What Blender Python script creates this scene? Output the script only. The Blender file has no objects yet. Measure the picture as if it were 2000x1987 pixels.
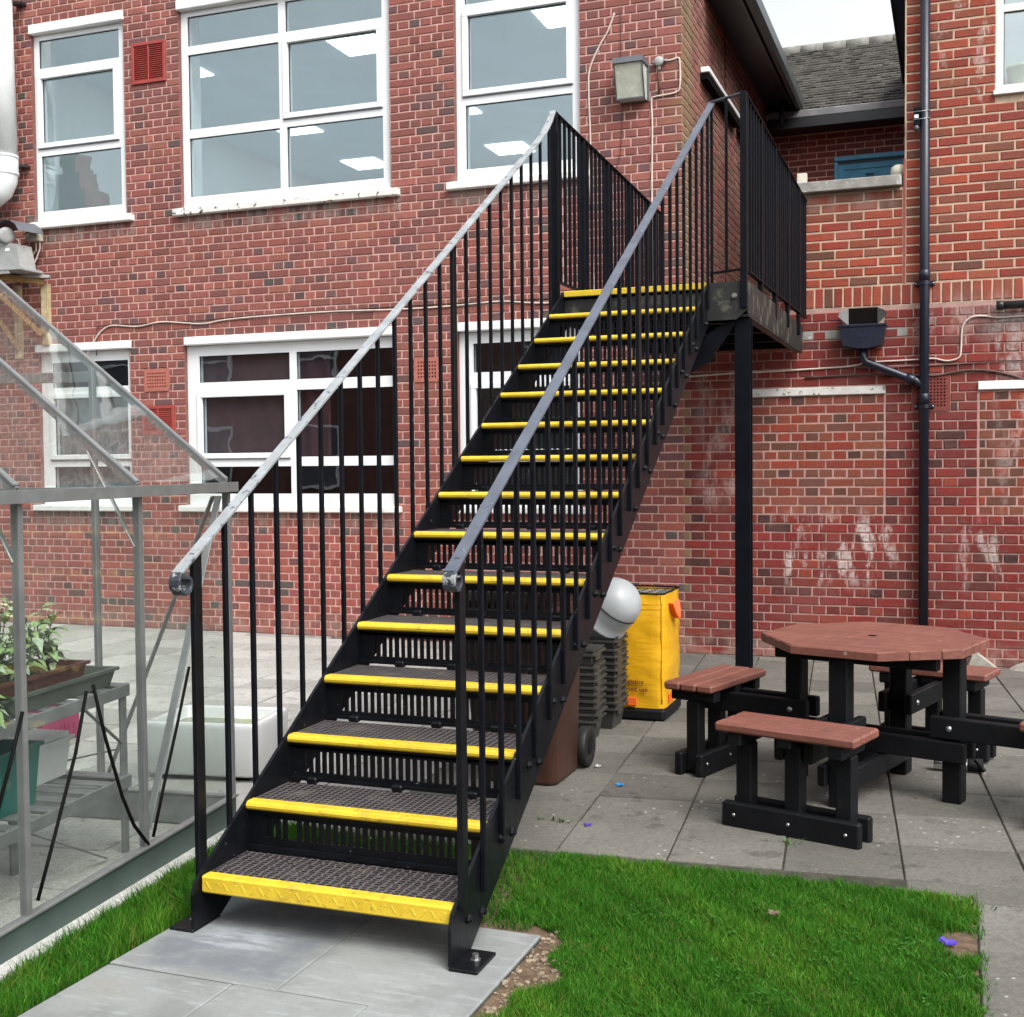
import bpy, math, random
import numpy as np
from mathutils import Vector, Matrix

random.seed(7); rng = np.random.default_rng(7)
S = bpy.context.scene
COL = S.collection

# ------------------------------------------------------------------ camera
def look(yaw, pit, rol):
    cy, sy = math.cos(yaw), math.sin(yaw)
    f = Vector((-sy*math.cos(pit), cy*math.cos(pit), math.sin(pit)))
    r = Vector((cy, sy, 0)); u = r.cross(f)
    r2 = r*math.cos(rol) + u*math.sin(rol); u2 = u*math.cos(rol) - r*math.sin(rol)
    return r2, u2, f
CAM = Vector((3.6791, -10.1888, 1.6155))
CR, CU, CF = look(0.3536, -0.0380, -0.0095)
cd = bpy.data.cameras.new('camera'); cam = bpy.data.objects.new('camera', cd); COL.objects.link(cam)
m = Matrix.Identity(4)
for i in range(3):
    m[i][0], m[i][1], m[i][2], m[i][3] = CR[i], CU[i], -CF[i], CAM[i]
cam.matrix_world = m
cd.sensor_fit = 'HORIZONTAL'; cd.sensor_width = 36.0; cd.lens = 36.0*2358.77/2000.0
cd.clip_start = 0.05; cd.clip_end = 500
S.camera = cam
def px(p):
    d = Vector(p) - CAM; z = d.dot(CF)
    return 1000 + 2358.77*d.dot(CR)/z, 993.5 - 2358.77*d.dot(CU)/z, z

# ------------------------------------------------------------------ world and sun (bright overcast)
SUN_EL, SUN_AZ = math.radians(52), math.radians(128)     # azimuth clockwise from +Y
W = bpy.data.worlds.new('World'); S.world = W; W.use_nodes = True
wn = W.node_tree; wn.nodes.clear()
sky = wn.nodes.new('ShaderNodeTexSky'); sky.sky_type = 'NISHITA'; sky.sun_disc = False
sky.sun_elevation = SUN_EL; sky.sun_rotation = SUN_AZ; sky.dust_density = 4.0; sky.air_density = 1.2; sky.ozone_density = 1.0
hs = wn.nodes.new('ShaderNodeHueSaturation'); hs.inputs['Saturation'].default_value = 0.22
bg = wn.nodes.new('ShaderNodeBackground'); bg.inputs['Strength'].default_value = 0.145
wo = wn.nodes.new('ShaderNodeOutputWorld')
tc = wn.nodes.new('ShaderNodeTexCoord'); cn = wn.nodes.new('ShaderNodeTexNoise'); cn.inputs['Scale'].default_value = 3.5; cn.inputs['Detail'].default_value = 6
cr_ = wn.nodes.new('ShaderNodeMapRange'); cr_.inputs[1].default_value = .3; cr_.inputs[2].default_value = .7; cr_.inputs[3].default_value = .82; cr_.inputs[4].default_value = 1.12
cm_ = wn.nodes.new('ShaderNodeVectorMath'); cm_.operation = 'SCALE'          # thin, even cloud cover
wn.links.new(tc.outputs['Generated'], cn.inputs['Vector']); wn.links.new(cn.outputs['Fac'], cr_.inputs[0]); wn.links.new(cr_.outputs[0], cm_.inputs['Scale'])
wn.links.new(sky.outputs[0], hs.inputs['Color']); wn.links.new(hs.outputs[0], cm_.inputs[0]); wn.links.new(cm_.outputs[0], bg.inputs['Color']); wn.links.new(bg.outputs[0], wo.inputs[0])
sl = bpy.data.lights.new('sun', 'SUN'); sl.energy = 1.0; sl.angle = math.radians(30); sl.color = (1.0, 0.97, 0.93)
so = bpy.data.objects.new('sun', sl); COL.objects.link(so)
sd = Vector((math.sin(SUN_AZ)*math.cos(SUN_EL), math.cos(SUN_AZ)*math.cos(SUN_EL), math.sin(SUN_EL)))
so.rotation_euler = sd.to_track_quat('Z', 'Y').to_euler(); so.location = (0, -12, 20)
vs = S.view_settings; vs.view_transform = 'Standard'; vs.look = 'None'; vs.gamma = 1.0; vs.use_curve_mapping = False
vs.exposure = 1.18
S.cycles.use_denoising = True
S.cycles.max_bounces = 8; S.cycles.transparent_max_bounces = 24; S.cycles.diffuse_bounces = 4; S.cycles.glossy_bounces = 4
S.cycles.caustics_reflective = False; S.cycles.caustics_refractive = False; S.cycles.sample_clamp_indirect = 4.0

# ------------------------------------------------------------------ helpers: objects
def prop(o, label=None, cat=None, group=None, kind=None):
    if label: o['label'] = label
    if cat: o['category'] = cat
    if group: o['group'] = group
    if kind: o['kind'] = kind
    return o
def empty(name, loc, label, cat, group=None):
    o = bpy.data.objects.new(name, None); o.location = loc; COL.objects.link(o); o.empty_display_size = 0.1
    return prop(o, label, cat, group)
def origin(o):
    v = Vector((0, 0, 0))
    while o is not None:
        v += o.location; o = o.parent
    return v
class MB:
    """collects faces in world coordinates; build() links them as one mesh object"""
    def __init__(s): s.v = []; s.f = []; s.c = None; s.sm = []
    def add(s, vs, fs, smooth=False):
        n = len(s.v); s.v += [tuple(p) for p in vs]; s.f += [tuple(i+n for i in f) for f in fs]; s.sm += [smooth]*len(fs); return s
    def hexa(s, p):   # 8 points: bottom 4 ccw, top 4 ccw
        return s.add(p, [(3,2,1,0),(4,5,6,7),(0,1,5,4),(1,2,6,5),(2,3,7,6),(3,0,4,7)])
    def box(s, x0, x1, y0, y1, z0, z1, b=0.0):
        return s.obox(Vector(((x0+x1)/2,(y0+y1)/2,(z0+z1)/2)), Vector((1,0,0)), Vector((0,1,0)), Vector((0,0,1)), abs(x1-x0)/2, abs(y1-y0)/2, abs(z1-z0)/2, b)
    def obox(s, c, ax, ay, az, hx, hy, hz, b=0.0):
        if b <= 0:
            P = [c+ax*(i*hx)+ay*(j*hy)+az*(k*hz) for k in (-1,1) for i,j in ((-1,-1),(1,-1),(1,1),(-1,1))]
            return s.hexa(P)
        b = min(b, hx*.9, hy*.9, hz*.9); vs = []; idx = {}
        for i in (-1,1):
            for j in (-1,1):
                for k in (-1,1):
                    for a in range(3):
                        q = [i*hx, j*hy, k*hz]
                        for t in range(3):
                            if t != a: q[t] -= (i,j,k)[t]*b
                        idx[(i,j,k,a)] = len(vs); vs.append(c+ax*q[0]+ay*q[1]+az*q[2])
        fs = []
        def face(l):
            n = (vs[l[1]]-vs[l[0]]).cross(vs[l[2]]-vs[l[0]])
            cc = sum((vs[i] for i in l), Vector())/len(l)
            fs.append(tuple(l) if n.dot(cc-c) > 0 else tuple(reversed(l)))
        for a in range(3):
            o = [t for t in range(3) if t != a]
            for sgn in (-1,1):
                l = []
                for u,v in ((-1,-1),(1,-1),(1,1),(-1,1)):
                    k = [0,0,0]; k[a] = sgn; k[o[0]] = u; k[o[1]] = v; l.append(idx[(*k,a)])
                face(l)
            for u in (-1,1):
                for v in (-1,1):
                    k0=[0,0,0]; k1=[0,0,0]; k0[a]=-1; k1[a]=1
                    for k in (k0,k1): k[o[0]]=u; k[o[1]]=v
                    face([idx[(*k0,o[0])], idx[(*k1,o[0])], idx[(*k1,o[1])], idx[(*k0,o[1])]])
        for i in (-1,1):
            for j in (-1,1):
                for k in (-1,1): face([idx[(i,j,k,0)], idx[(i,j,k,1)], idx[(i,j,k,2)]])
        return s.add(vs, fs)
    def beam(s, p, q, w, h, up=(0,0,1), b=0.0):
        p, q = Vector(p), Vector(q); d = (q-p); L = d.length; d.normalize()
        up = Vector(up); side = d.cross(up)
        if side.length < 1e-6: side = d.cross(Vector((1,0,0)))
        side.normalize(); u = side.cross(d)
        return s.obox((p+q)/2, d, side, u, L/2, w/2, h/2, b)
    def prism(s, poly, axis, a0, a1):
        """poly: 2d points; axis 'x','y','z' = extrusion axis"""
        def P(t, a):
            if axis == 'x': return (a, t[0], t[1])
            if axis == 'y': return (t[0], a, t[1])
            return (t[0], t[1], a)
        n = len(poly); vs = [P(t,a0) for t in poly]+[P(t,a1) for t in poly]
        fs = [tuple(range(n))[::-1], tuple(range(n,2*n))]+[(i,(i+1)%n,(i+1)%n+n,i+n) for i in range(n)]
        return s.add(vs, fs)
    def tube(s, pts, r, n=8, cap=True, flat=None):
        """swept circle (or flat w,h rectangle if flat) along pts; r may be a list"""
        pts = [Vector(p) for p in pts]; m_ = len(pts); vs = []; fs = []
        ref = Vector((0,0,1)); prev = None
        for i, p in enumerate(pts):
            d = (pts[min(i+1,m_-1)]-pts[max(i-1,0)]).normalized()
            if prev is None:
                sd_ = d.cross(ref)
                if sd_.length < 1e-3: sd_ = d.cross(Vector((1,0,0)))
            else: sd_ = prev - d*prev.dot(d)
            sd_.normalize(); prev = sd_; u = sd_.cross(d)
            rr = r[i] if isinstance(r, (list,tuple)) else r
            if flat: ring = [p+sd_*(a*flat[0]/2)+u*(b_*flat[1]/2) for a,b_ in ((-1,-1),(1,-1),(1,1),(-1,1))]
            else: ring = [p+sd_*(math.cos(2*math.pi*k/n)*rr)+u*(math.sin(2*math.pi*k/n)*rr) for k in range(n)]
            vs += ring
        k_ = 4 if flat else n
        for i in range(m_-1):
            for k in range(k_):
                fs.append((i*k_+k, i*k_+(k+1)%k_, (i+1)*k_+(k+1)%k_, (i+1)*k_+k))
        if cap: fs += [tuple(range(k_))[::-1], tuple(range((m_-1)*k_, m_*k_))]
        return s.add(vs, fs, smooth=not flat)
    def lathe(s, prof, c, axis=Vector((0,0,1)), n=20, smooth=True):
        """prof: (r, t) along axis from c"""
        axis = Vector(axis).normalized(); a = axis.orthogonal().normalized(); b = axis.cross(a); c = Vector(c)
        vs = []; fs = []
        for r, t in prof: vs += [c+axis*t+(a*math.cos(2*math.pi*k/n)+b*math.sin(2*math.pi*k/n))*r for k in range(n)]
        for i in range(len(prof)-1):
            for k in range(n): fs.append((i*n+k, i*n+(k+1)%n, (i+1)*n+(k+1)%n, (i+1)*n+k))
        return s.add(vs, fs, smooth)
    def build(s, name, mat, parent=None, label=None, cat=None, group=None, kind=None, loc=None, tint=None):
        o0 = origin(parent) if parent else Vector(loc or (0,0,0))
        me = bpy.data.meshes.new(name)
        me.from_pydata([(x-o0.x, y-o0.y, z-o0.z) for x,y,z in s.v], [], s.f)
        if any(s.sm): me.polygons.foreach_set('use_smooth', s.sm)
        if tint is not None:
            at = me.attributes.new('tint', 'FLOAT_COLOR', 'POINT'); at.data.foreach_set('color', np.asarray(tint, dtype=np.float32).ravel())
        me.materials.append(mat); me.update()
        o = bpy.data.objects.new(name, me); COL.objects.link(o)
        if parent: o.parent = parent
        else: o.location = o0
        return prop(o, label, cat, group, kind)
def box(name, mat, parent, *a, b=0.0, **k): return MB().box(*a, b=b).build(name, mat, parent, **k)
def clone(o, parent, loc=None):
    c = o.copy(); COL.objects.link(c); c.parent = parent
    if loc is not None: c.location = loc
    return c
def gz(x, y): return -0.03 - 0.01365*y          # the yard falls gently towards the wall

# ------------------------------------------------------------------ helpers: materials
class NT:
    def __init__(s, name):
        s.m = bpy.data.materials.new(name); s.m.use_nodes = True; s.t = s.m.node_tree; s.t.nodes.clear()
        s.out = s.t.nodes.new('ShaderNodeOutputMaterial')
    def n(s, typ, **k):
        nd = s.t.nodes.new(typ)
        for a, v in k.items(): setattr(nd, a, v)
        return nd
    def set(s, sock, v):
        if hasattr(v, 'is_output') or isinstance(v, bpy.types.NodeSocket): s.t.links.new(v, sock)
        elif isinstance(v, (tuple, list)) and sock.type == 'RGBA' and len(v) == 3: sock.default_value = (*v, 1)
        else: sock.default_value = v
    def math(s, op, a, b=0.0, clamp=False):
        nd = s.n('ShaderNodeMath', operation=op, use_clamp=clamp); s.set(nd.inputs[0], a); s.set(nd.inputs[1], b); return nd.outputs[0]
    def mix(s, fac, a, b, mode='MIX'):
        nd = s.n('ShaderNodeMix', data_type='RGBA', blend_type=mode); s.set(nd.inputs[0], fac); s.set(nd.inputs[6], a); s.set(nd.inputs[7], b); return nd.outputs[2]
    def step(s, v, a, b, lo=0.0, hi=1.0):
        nd = s.n('ShaderNodeMapRange', interpolation_type='SMOOTHSTEP'); s.set(nd.inputs[0], v)
        for i, x in zip((1,2,3,4), (a,b,lo,hi)): nd.inputs[i].default_value = x
        return nd.outputs[0]
    def pos(s): return s.n('ShaderNodeNewGeometry').outputs['Position']
    def obj(s): return s.n('ShaderNodeTexCoord').outputs['Object']
    def xyz(s, v): 
        nd = s.n('ShaderNodeSeparateXYZ'); s.set(nd.inputs[0], v); return nd.outputs
    def scale(s, v, k):
        nd = s.n('ShaderNodeVectorMath', operation='MULTIPLY'); s.set(nd.inputs[0], v); nd.inputs[1].default_value = k if isinstance(k, tuple) else (k,k,k); return nd.outputs[0]
    def noise(s, v, sc, det=4.0, rough=.55):
        nd = s.n('ShaderNodeTexNoise'); s.set(nd.inputs['Vector'], v); nd.inputs['Scale'].default_value = sc
        nd.inputs['Detail'].default_value = det; nd.inputs['Roughness'].default_value = rough; return nd.outputs['Fac']
    def bump(s, h, strength=.3, dist=.003):
        nd = s.n('ShaderNodeBump'); s.set(nd.inputs['Height'], h); nd.inputs['Strength'].default_value = strength; nd.inputs['Distance'].default_value = dist; return nd.outputs[0]
    def bsdf(s, **k):
        nd = s.n('ShaderNodeBsdfPrincipled')
        for a, v in k.items(): s.set(nd.inputs[a.replace('_', ' ')], v)
        s.t.links.new(nd.outputs[0], s.out.inputs[0]); return nd
def mat(name, col, rough=.6, var=.12, sc=9.0, bump=0.0, bsc=60.0, metal=0.0, patch=None, pthr=.62, psc=25.0, psoft=.03, spec=.4, rv=.1):
    """paint / stone / plastic with uneven colour, optional chips or stains of another colour, and fine relief"""
    t = NT(name); p = t.pos()
    n1 = t.noise(p, sc); c = t.mix(t.step(n1, .3, .7), tuple(x*(1-var) for x in col), tuple(min(1, x*(1+var)) for x in col))
    r = t.math('ADD', rough-rv, t.math('MULTIPLY', t.noise(p, sc*3), rv*2))
    if patch: 
        m_ = t.step(t.noise(p, psc, 6, .65), pthr, pthr+psoft); c = t.mix(m_, c, patch)
    k = dict(Base_Color=c, Roughness=r, Metallic=metal, Specular_IOR_Level=spec)
    if bump: k['Normal'] = t.bump(t.noise(p, bsc, 5, .6), bump, .004)
    t.bsdf(**k); return t.m

def make_brick(name, stains):
    """every brick carries its own colour in 'tint'; stains(t, x, z, n) adds grime with a shape of its own"""
    t = NT(name); p = t.pos(); x, y, z = t.xyz(p)
    at = t.n('ShaderNodeAttribute', attribute_name='tint').outputs['Color']
    n1 = t.noise(p, 38, 5, .65); n2 = t.noise(t.scale(p, (1, 1, 2.2)), 9, 4)
    c = t.mix(t.step(n1, .25, .75), t.mix(1.0, at, (.80, .80, .82), 'MULTIPLY'), t.mix(1.0, at, (1.16, 1.12, 1.10), 'MULTIPLY'))
    c = t.mix(t.step(n2, .43, .72, 0, .42), c, (.125, .07, .06))
    c = t.mix(t.step(t.noise(p, 120, 3), .66, .74, 0, .35), c, (.55, .38, .34))     # lime flecks
    c = stains(t, c, x, y, z, p)
    h = t.math('ADD', t.noise(p, 55, 6, .7), t.math('MULTIPLY', t.noise(p, 260, 3), .4))
    t.bsdf(Base_Color=c, Roughness=.86, Specular_IOR_Level=.25, Normal=t.bump(h, .5, .004)); return t.m
def boxmask(t, x, z, x0, x1, z0, z1, sx=.08, sz=.1):
    a = t.math('MULTIPLY', t.step(x, x0-sx, x0+sx), t.step(x, x1-sx, x1+sx, 1, 0))
    b = t.math('MULTIPLY', t.step(z, z0-sz, z0+sz), t.step(z, z1-sz, z1+sz, 1, 0))
    return t.math('MULTIPLY', a, b)
def stains_main(t, c, x, y, z, p):
    # grey run-off below the sills, algae on the corner, splash zone at the foot of the wall
    nz = t.noise(t.scale(p, (7, 7, 1.6)), 1.6, 5, .6)
    for x0, x1, zt in ((-5.45,-4.1,4.09),(-3.6,-1.15,4.09),(-.65,.68,4.09),(-3.6,-1.15,1.16),(-5.45,-4.1,1.16)):
        m_ = boxmask(t, x, z, x0, x1, zt-.16, zt+.1, .05, .06); c = t.mix(t.math('MULTIPLY', m_, t.step(nz, .42, .58, 0, .75)), c, (.26,.215,.19))
    al = t.math('MULTIPLY', t.step(t.math('ADD', t.math('MULTIPLY', y, -1.0), t.math('MULTIPLY', t.noise(p, 3.2), .22)), -.36, -.16), t.step(x, 1.475, 1.487))
    c = t.mix(t.math('MULTIPLY', al, .6), c, (.20,.165,.075))
    al2 = t.math('MULTIPLY', t.math('MULTIPLY', t.step(x, 1.30, 1.47), t.step(z, 2.8, 3.3)), t.step(t.noise(p, 4), .42, .62, 0, .45)); c = t.mix(al2, c, (.20,.16,.08))
    c = t.mix(t.math('MULTIPLY', t.step(z, .02, .28, 1, 0), t.step(t.noise(p, 6), .35, .6, 0, .55)), c, (.30,.22,.185))
    gr = t.step(t.noise(t.scale(p, (1,1,.5)), .9, 3), .5, .68, 0, .25); c = t.mix(gr, c, (.15,.085,.085))
    return c
def stains_annex(t, c, x, y, z, p):
    nz = t.noise(t.scale(p, (4.6, 4.6, 1.8)), 1.5, 6, .60); n2 = t.noise(p, 30, 5, .65)
    # lime bloom running down under the blocked windows and on the upper pier
    for x0, x1, z0, z1, lo, hi, w in ((2.28,3.22,.62,1.14,.50,.60,.85),(3.70,4.4,.62,1.12,.52,.62,.6),(3.9,4.22,2.25,2.85,.40,.55,.6),(1.62,2.05,1.25,2.35,.46,.62,.42),(3.30,3.80,2.55,2.86,.44,.6,.5),(3.55,3.95,4.3,5.4,.56,.66,.55),(4.0,4.3,1.2,2.1,.5,.62,.45)):
        m_ = t.math('MULTIPLY', boxmask(t, x, z, x0, x1, z0, z1, .12, .12), t.step(nz, lo, hi)); m_ = t.math('MULTIPLY', m_, t.step(n2, .30, .55, .25, 1))
        c = t.mix(t.math('MULTIPLY', m_, w), c, (.56,.49,.46))
    c = t.mix(t.math('MULTIPLY', boxmask(t, x, z, 2.45, 3.2, 3.62, 3.86, .05, .05), t.step(nz, .4, .6, .1, .6)), c, (.30,.21,.18))
    c = t.mix(t.math('MULTIPLY', t.step(z, .02, .22, 1, 0), t.step(t.noise(p, 6), .35, .6, 0, .5)), c, (.33,.25,.21))
    gr = t.step(t.noise(p, 1.3, 3), .5, .68, 0, .3); c = t.mix(gr, c, (.17,.08,.075))
    return c
M = {}
M['brick'] = make_brick('brick', stains_main)
M['brick2'] = make_brick('annex_brick', stains_annex)
M['mortar'] = mat('mortar', (.60,.375,.325), .92, .14, 14, .5, 160, patch=(.33,.25,.22), pthr=.62, psc=5, psoft=.12, spec=.2)
M['mortar3'] = mat('mortar_red', (.43,.27,.235), .92, .16, 12, .5, 160, patch=(.30,.19,.165), pthr=.60, psc=5, psoft=.12, spec=.2)
M['mortar2'] = mat('mortar_buff', (.58,.43,.32), .92, .16, 10, .5, 160, patch=(.36,.26,.20), pthr=.60, psc=4, psoft=.12, spec=.2)
M['upvc'] = mat('white_frame', (.80,.82,.83), .34, .03, 3, spec=.5)
M['paintwhite'] = mat('white_painted_concrete', (.78,.77,.74), .62, .06, 12, .25, 90, patch=(.09,.085,.075), pthr=.655, psc=22, psoft=.05)
M['paintlichen'] = mat('lichen_spotted_sill', (.74,.73,.69), .62, .08, 12, .3, 90, patch=(.06,.055,.045), pthr=.575, psc=16, psoft=.04)
M['lintel'] = mat('white_lintel', (.80,.80,.79), .55, .05, 6, .15, 90, patch=(.45,.43,.40), pthr=.70, psc=18)
M['oldlintel'] = mat('flaking_lintel', (.66,.64,.61), .7, .10, 10, .3, 90, patch=(.22,.20,.18), pthr=.60, psc=24, psoft=.02)
M['redvent'] = mat('red_louvre', (.33,.055,.045), .5, .1, 8)
M['terracotta'] = mat('terracotta_air_brick', (.40,.135,.10), .8, .12, 20, .3, 120)
M['redairbrick'] = mat('red_air_brick', (.20,.045,.036), .8, .15, 20, .3, 120)
M['hole'] = mat('dark_hole', (.006,.004,.004), .9, .0, spec=.1)
M['black'] = mat('black_gloss_paint', (.005,.0055,.0075), .36, .25, 12, .3, 45, patch=(.15,.16,.16), pthr=.69, psc=46, psoft=.012, spec=.22, rv=.12)
M['blackplain'] = mat('black_paint', (.0042,.005,.008), .45, .25, 10, .12, 40, patch=(.10,.10,.095), pthr=.71, psc=45, psoft=.012, spec=.13)
M['blackdirty'] = mat('black_paint_algae', (.016,.018,.017), .55, .3, 10, .3, 50, patch=(.085,.083,.06), pthr=.53, psc=7, psoft=.12)
M['rail'] = mat('worn_grey_handrail', (.27,.29,.30), .45, .16, 10, .35, 80, patch=(.07,.075,.09), pthr=.60, psc=26, psoft=.02, spec=.5)
M['railb'] = mat('blue_grey_handrail', (.085,.098,.125), .40, .16, 10, .25, 80, patch=(.40,.43,.44), pthr=.67, psc=30, psoft=.03, spec=.5)
M['railtip'] = mat('chipped_handrail_end', (.035,.04,.052), .42, .16, 10, .35, 80, patch=(.26,.28,.28), pthr=.57, psc=27, psoft=.03, spec=.5)
def m_yellow():
    t = NT('yellow_nosing_paint'); p = t.pos(); x, y, z = t.xyz(p)
    c = t.mix(t.step(t.noise(p, 14), .3, .7), (.62,.425,.028), (.72,.51,.036)); c = t.mix(t.step(t.noise(p, 13, 5), .55, .72, 0, .55), c, (.36,.255,.055))
    mid = t.math('MULTIPLY', t.step(x, 1.38, 1.62), t.step(x, 1.92, 2.15, 1, 0)); sc = t.step(t.noise(t.scale(p, (1, 1, 2.5)), 34, 6, .7), .55, .66)
    c = t.mix(t.math('MULTIPLY', t.math('MULTIPLY', mid, sc), .65), c, (.17,.125,.045)); c = t.mix(t.step(t.noise(p, 70, 4, .7), .70, .73, 0, .8), c, (.05,.045,.04))
    t.bsdf(Base_Color=c, Roughness=.46, Specular_IOR_Level=.35, Normal=t.bump(t.noise(p, 90, 4), .2, .003)); return t.m
M['yellow'] = m_yellow()
M['bolt'] = mat('zinc_bolt', (.42,.42,.42), .35, .1, 20, metal=.9)
M['alu'] = mat('greenhouse_aluminium', (.27,.28,.28), .45, .12, 10, .1, 60, metal=.55, patch=(.20,.20,.20), pthr=.66, psc=14, psoft=.1)
M['alubase'] = mat('green_base_plate', (.075,.105,.098), .42, .15, 4, .08, 30, metal=.35, patch=(.16,.19,.18), pthr=.62, psc=6, psoft=.2)
M['rubber'] = mat('black_rubber', (.004,.004,.004), .7, .1, spec=.1)
M['concrete'] = None
M['ceramic'] = mat('white_glazed_ceramic', (.60,.61,.61), .22, .04, 5, patch=(.55,.54,.50), pthr=.68, psc=6, psoft=.15, spec=.6)
M['bluepipe'] = mat('dark_blue_pipe_paint', (.008,.011,.024), .36, .2, 8, .1, 40, spec=.5)
M['timber'] = mat('weathered_timber', (.26,.155,.055), .7, .25, 16, .3, 40)
M['timberpale'] = mat('pale_timber', (.44,.36,.21), .7, .2, 16, .3, 40)
M['grey'] = mat('grey_cast_metal', (.33,.34,.335), .5, .1, 12, .2, 60, patch=(.18,.18,.17), pthr=.62, psc=10, psoft=.1)
M['duct'] = mat('white_painted_duct', (.74,.77,.77), .3, .05, 3, spec=.5, patch=(.45,.46,.45), pthr=.7, psc=6, psoft=.1)
M['cream'] = mat('cream_plastic', (.60,.57,.47), .5, .08, 9)
M['cable'] = mat('dirty_white_cable', (.60,.50,.44), .6, .12, 9)
M['darkcable'] = mat('dark_cable', (.10,.05,.045), .6, .12, 9)
def m_plank():
    t = NT('brown_recycled_plank'); p = t.obj(); a = math.radians(-17); mp_ = t.n('ShaderNodeMapping'); mp_.inputs['Rotation'].default_value = (0,0,-a); t.set(mp_.inputs['Vector'], p); q = mp_.outputs[0]
    g1 = t.noise(t.scale(q, (5, 60, 60)), 1, 5, .6); g2 = t.noise(t.scale(q, (60, 5, 60)), 1, 5, .6); n = t.noise(p, 4, 5, .6)
    c = t.mix(t.step(n, .3, .7), (.170,.060,.042), (.220,.083,.060)); gr = t.math('MULTIPLY', g1, g2); c = t.mix(t.step(gr, .20, .32, .35, 0), c, (.10,.040,.032))
    c = t.mix(t.step(t.noise(p, 7, 5), .62, .74, 0, .6), c, (.085,.042,.036))
    v = t.n('ShaderNodeTexVoronoi'); t.set(v.inputs['Vector'], p); v.inputs['Scale'].default_value = 7.0; sp = t.math('MULTIPLY', t.step(v.outputs['Distance'], .05, .075, 1, 0), t.step(t.noise(p, 3), .52, .56)); c = t.mix(t.math('MULTIPLY', sp, .7), c, (.34,.27,.23))
    t.bsdf(Base_Color=c, Roughness=.58, Specular_IOR_Level=.35, Normal=t.bump(t.math('ADD', gr, t.math('MULTIPLY', t.noise(p, 150, 3), .3)), .5, .004)); return t.m
M['plank'] = m_plank()
M['blackplastic'] = mat('black_recycled_plastic', (.0048,.0052,.0066), .58, .2, 9, .35, 90, spec=.2, patch=(.02,.02,.018), pthr=.6, psc=8, psoft=.15)
M['crate'] = mat('grey_crate_plastic', (.042,.041,.038), .5, .12, 6, .1, 60)
M['bin'] = mat('brown_bin_plastic', (.052,.022,.014), .45, .18, 4, .1, 60, patch=(.085,.04,.027), pthr=.6, psc=5, psoft=.15)
M['tyre'] = mat('black_wheel', (.012,.012,.012), .55, .1)
M['yellowbag'] = None
M['orange'] = mat('orange_webbing', (.75,.12,.02), .5, .1, 20)
M['bagrim'] = mat('pale_bag_lining', (.55,.52,.44), .8, .25, 20)
M['text'] = mat('dark_red_print', (.13,.03,.01), .6, .05)
M['tubwhite'] = mat('white_plastic_tub', (.36,.38,.39), .38, .08, 5, .1, 30, patch=(.36,.36,.35), pthr=.60, psc=7, psoft=.15)
M['teal'] = mat('teal_plastic', (.006,.10,.085), .4, .08, 6)
M['whiteplastic'] = mat('white_plastic', (.62,.63,.62), .4, .05, 6)
M['purple'] = mat('magenta_plastic', (.26,.018,.085), .45, .08, 6)
M['darkgreen'] = mat('grey_green_trough', (.075,.088,.075), .5, .15, 6)
M['brownpot'] = mat('brown_trough', (.085,.032,.022), .5, .15, 6)
M['soil'] = mat('bare_soil', (.105,.068,.042), .95, .35, 26, .9, 70, patch=(.26,.20,.13), pthr=.64, psc=60, psoft=.04)
M['steel'] = mat('brushed_steel', (.62,.62,.62), .22, .05, 6, metal=1.0)
M['blue'] = mat('blue_door_paint', (.085,.36,.55), .5, .12, 6, .2, 60)
M['bluedark'] = mat('dark_blue_paint', (.01,.03,.09), .5, .1)
M['coping'] = mat('lichen_concrete_coping', (.27,.26,.235), .85, .2, 12, .5, 60, patch=(.48,.46,.42), pthr=.60, psc=9, psoft=.06)
M['lead'] = mat('grey_lead_gutter', (.20,.20,.20), .6, .15, 8, .2, 40, patch=(.42,.42,.41), pthr=.66, psc=9, psoft=.06)
M['gutter'] = mat('black_gutter', (.016,.017,.018), .35, .15, 6)
M['gutterlit'] = mat('lit_black_gutter', (.055,.062,.060), .4, .15, 6)  # lighter copy of the black gutter, the light on it put into the colour
M['tile'] = mat('mossy_roof_tile', (.058,.053,.045), .9, .25, 9, .5, 60, patch=(.17,.165,.135), pthr=.64, psc=10, psoft=.05)
M['ridge'] = mat('grey_ridge_tile', (.20,.195,.175), .9, .2, 9, .5, 60)
M['leaf'] = mat('pale_green_leaf', (.20,.30,.115), .55, .2, 30, patch=(.36,.44,.26), pthr=.56, psc=60, psoft=.1)
M['weed'] = mat('weed_leaf', (.06,.125,.022), .6, .3, 30)
M['leaf2'] = mat('silver_green_leaf', (.30,.38,.25), .6, .2, 30)
M['stem'] = mat('plant_stem', (.085,.075,.04), .6, .2, 30)
M['flower'] = mat('cream_bud', (.60,.55,.36), .7, .1, 30)
M['curtain'] = mat('maroon_curtain', (.10,.030,.036), .9, .2, 4)
M['blind'] = mat('grey_maroon_blind', (.115,.066,.070), .85, .15, 5)
M['paleblind'] = mat('pale_net_blind', (.36,.35,.335), .9, .25, 14, patch=(.22,.215,.20), pthr=.5, psc=9, psoft=.15)
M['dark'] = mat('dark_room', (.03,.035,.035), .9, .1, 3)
M['darkgreenroom'] = mat('dark_green_blind', (.012,.035,.032), .9, .1, 3)
M['plaster'] = mat('white_plaster', (.74,.80,.79), .8, .03, 2)
M['ceiling'] = mat('ceiling_tile', (.62,.74,.79), .85, .03, 2)
M['lens'] = mat('milky_lamp_lens', (.58,.60,.50), .25, .08, 10, patch=(.72,.73,.66), pthr=.52, psc=9, psoft=.1, spec=.6)
M['lampgrey'] = mat('grey_lamp_cap', (.10,.105,.12), .45, .1)
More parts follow.
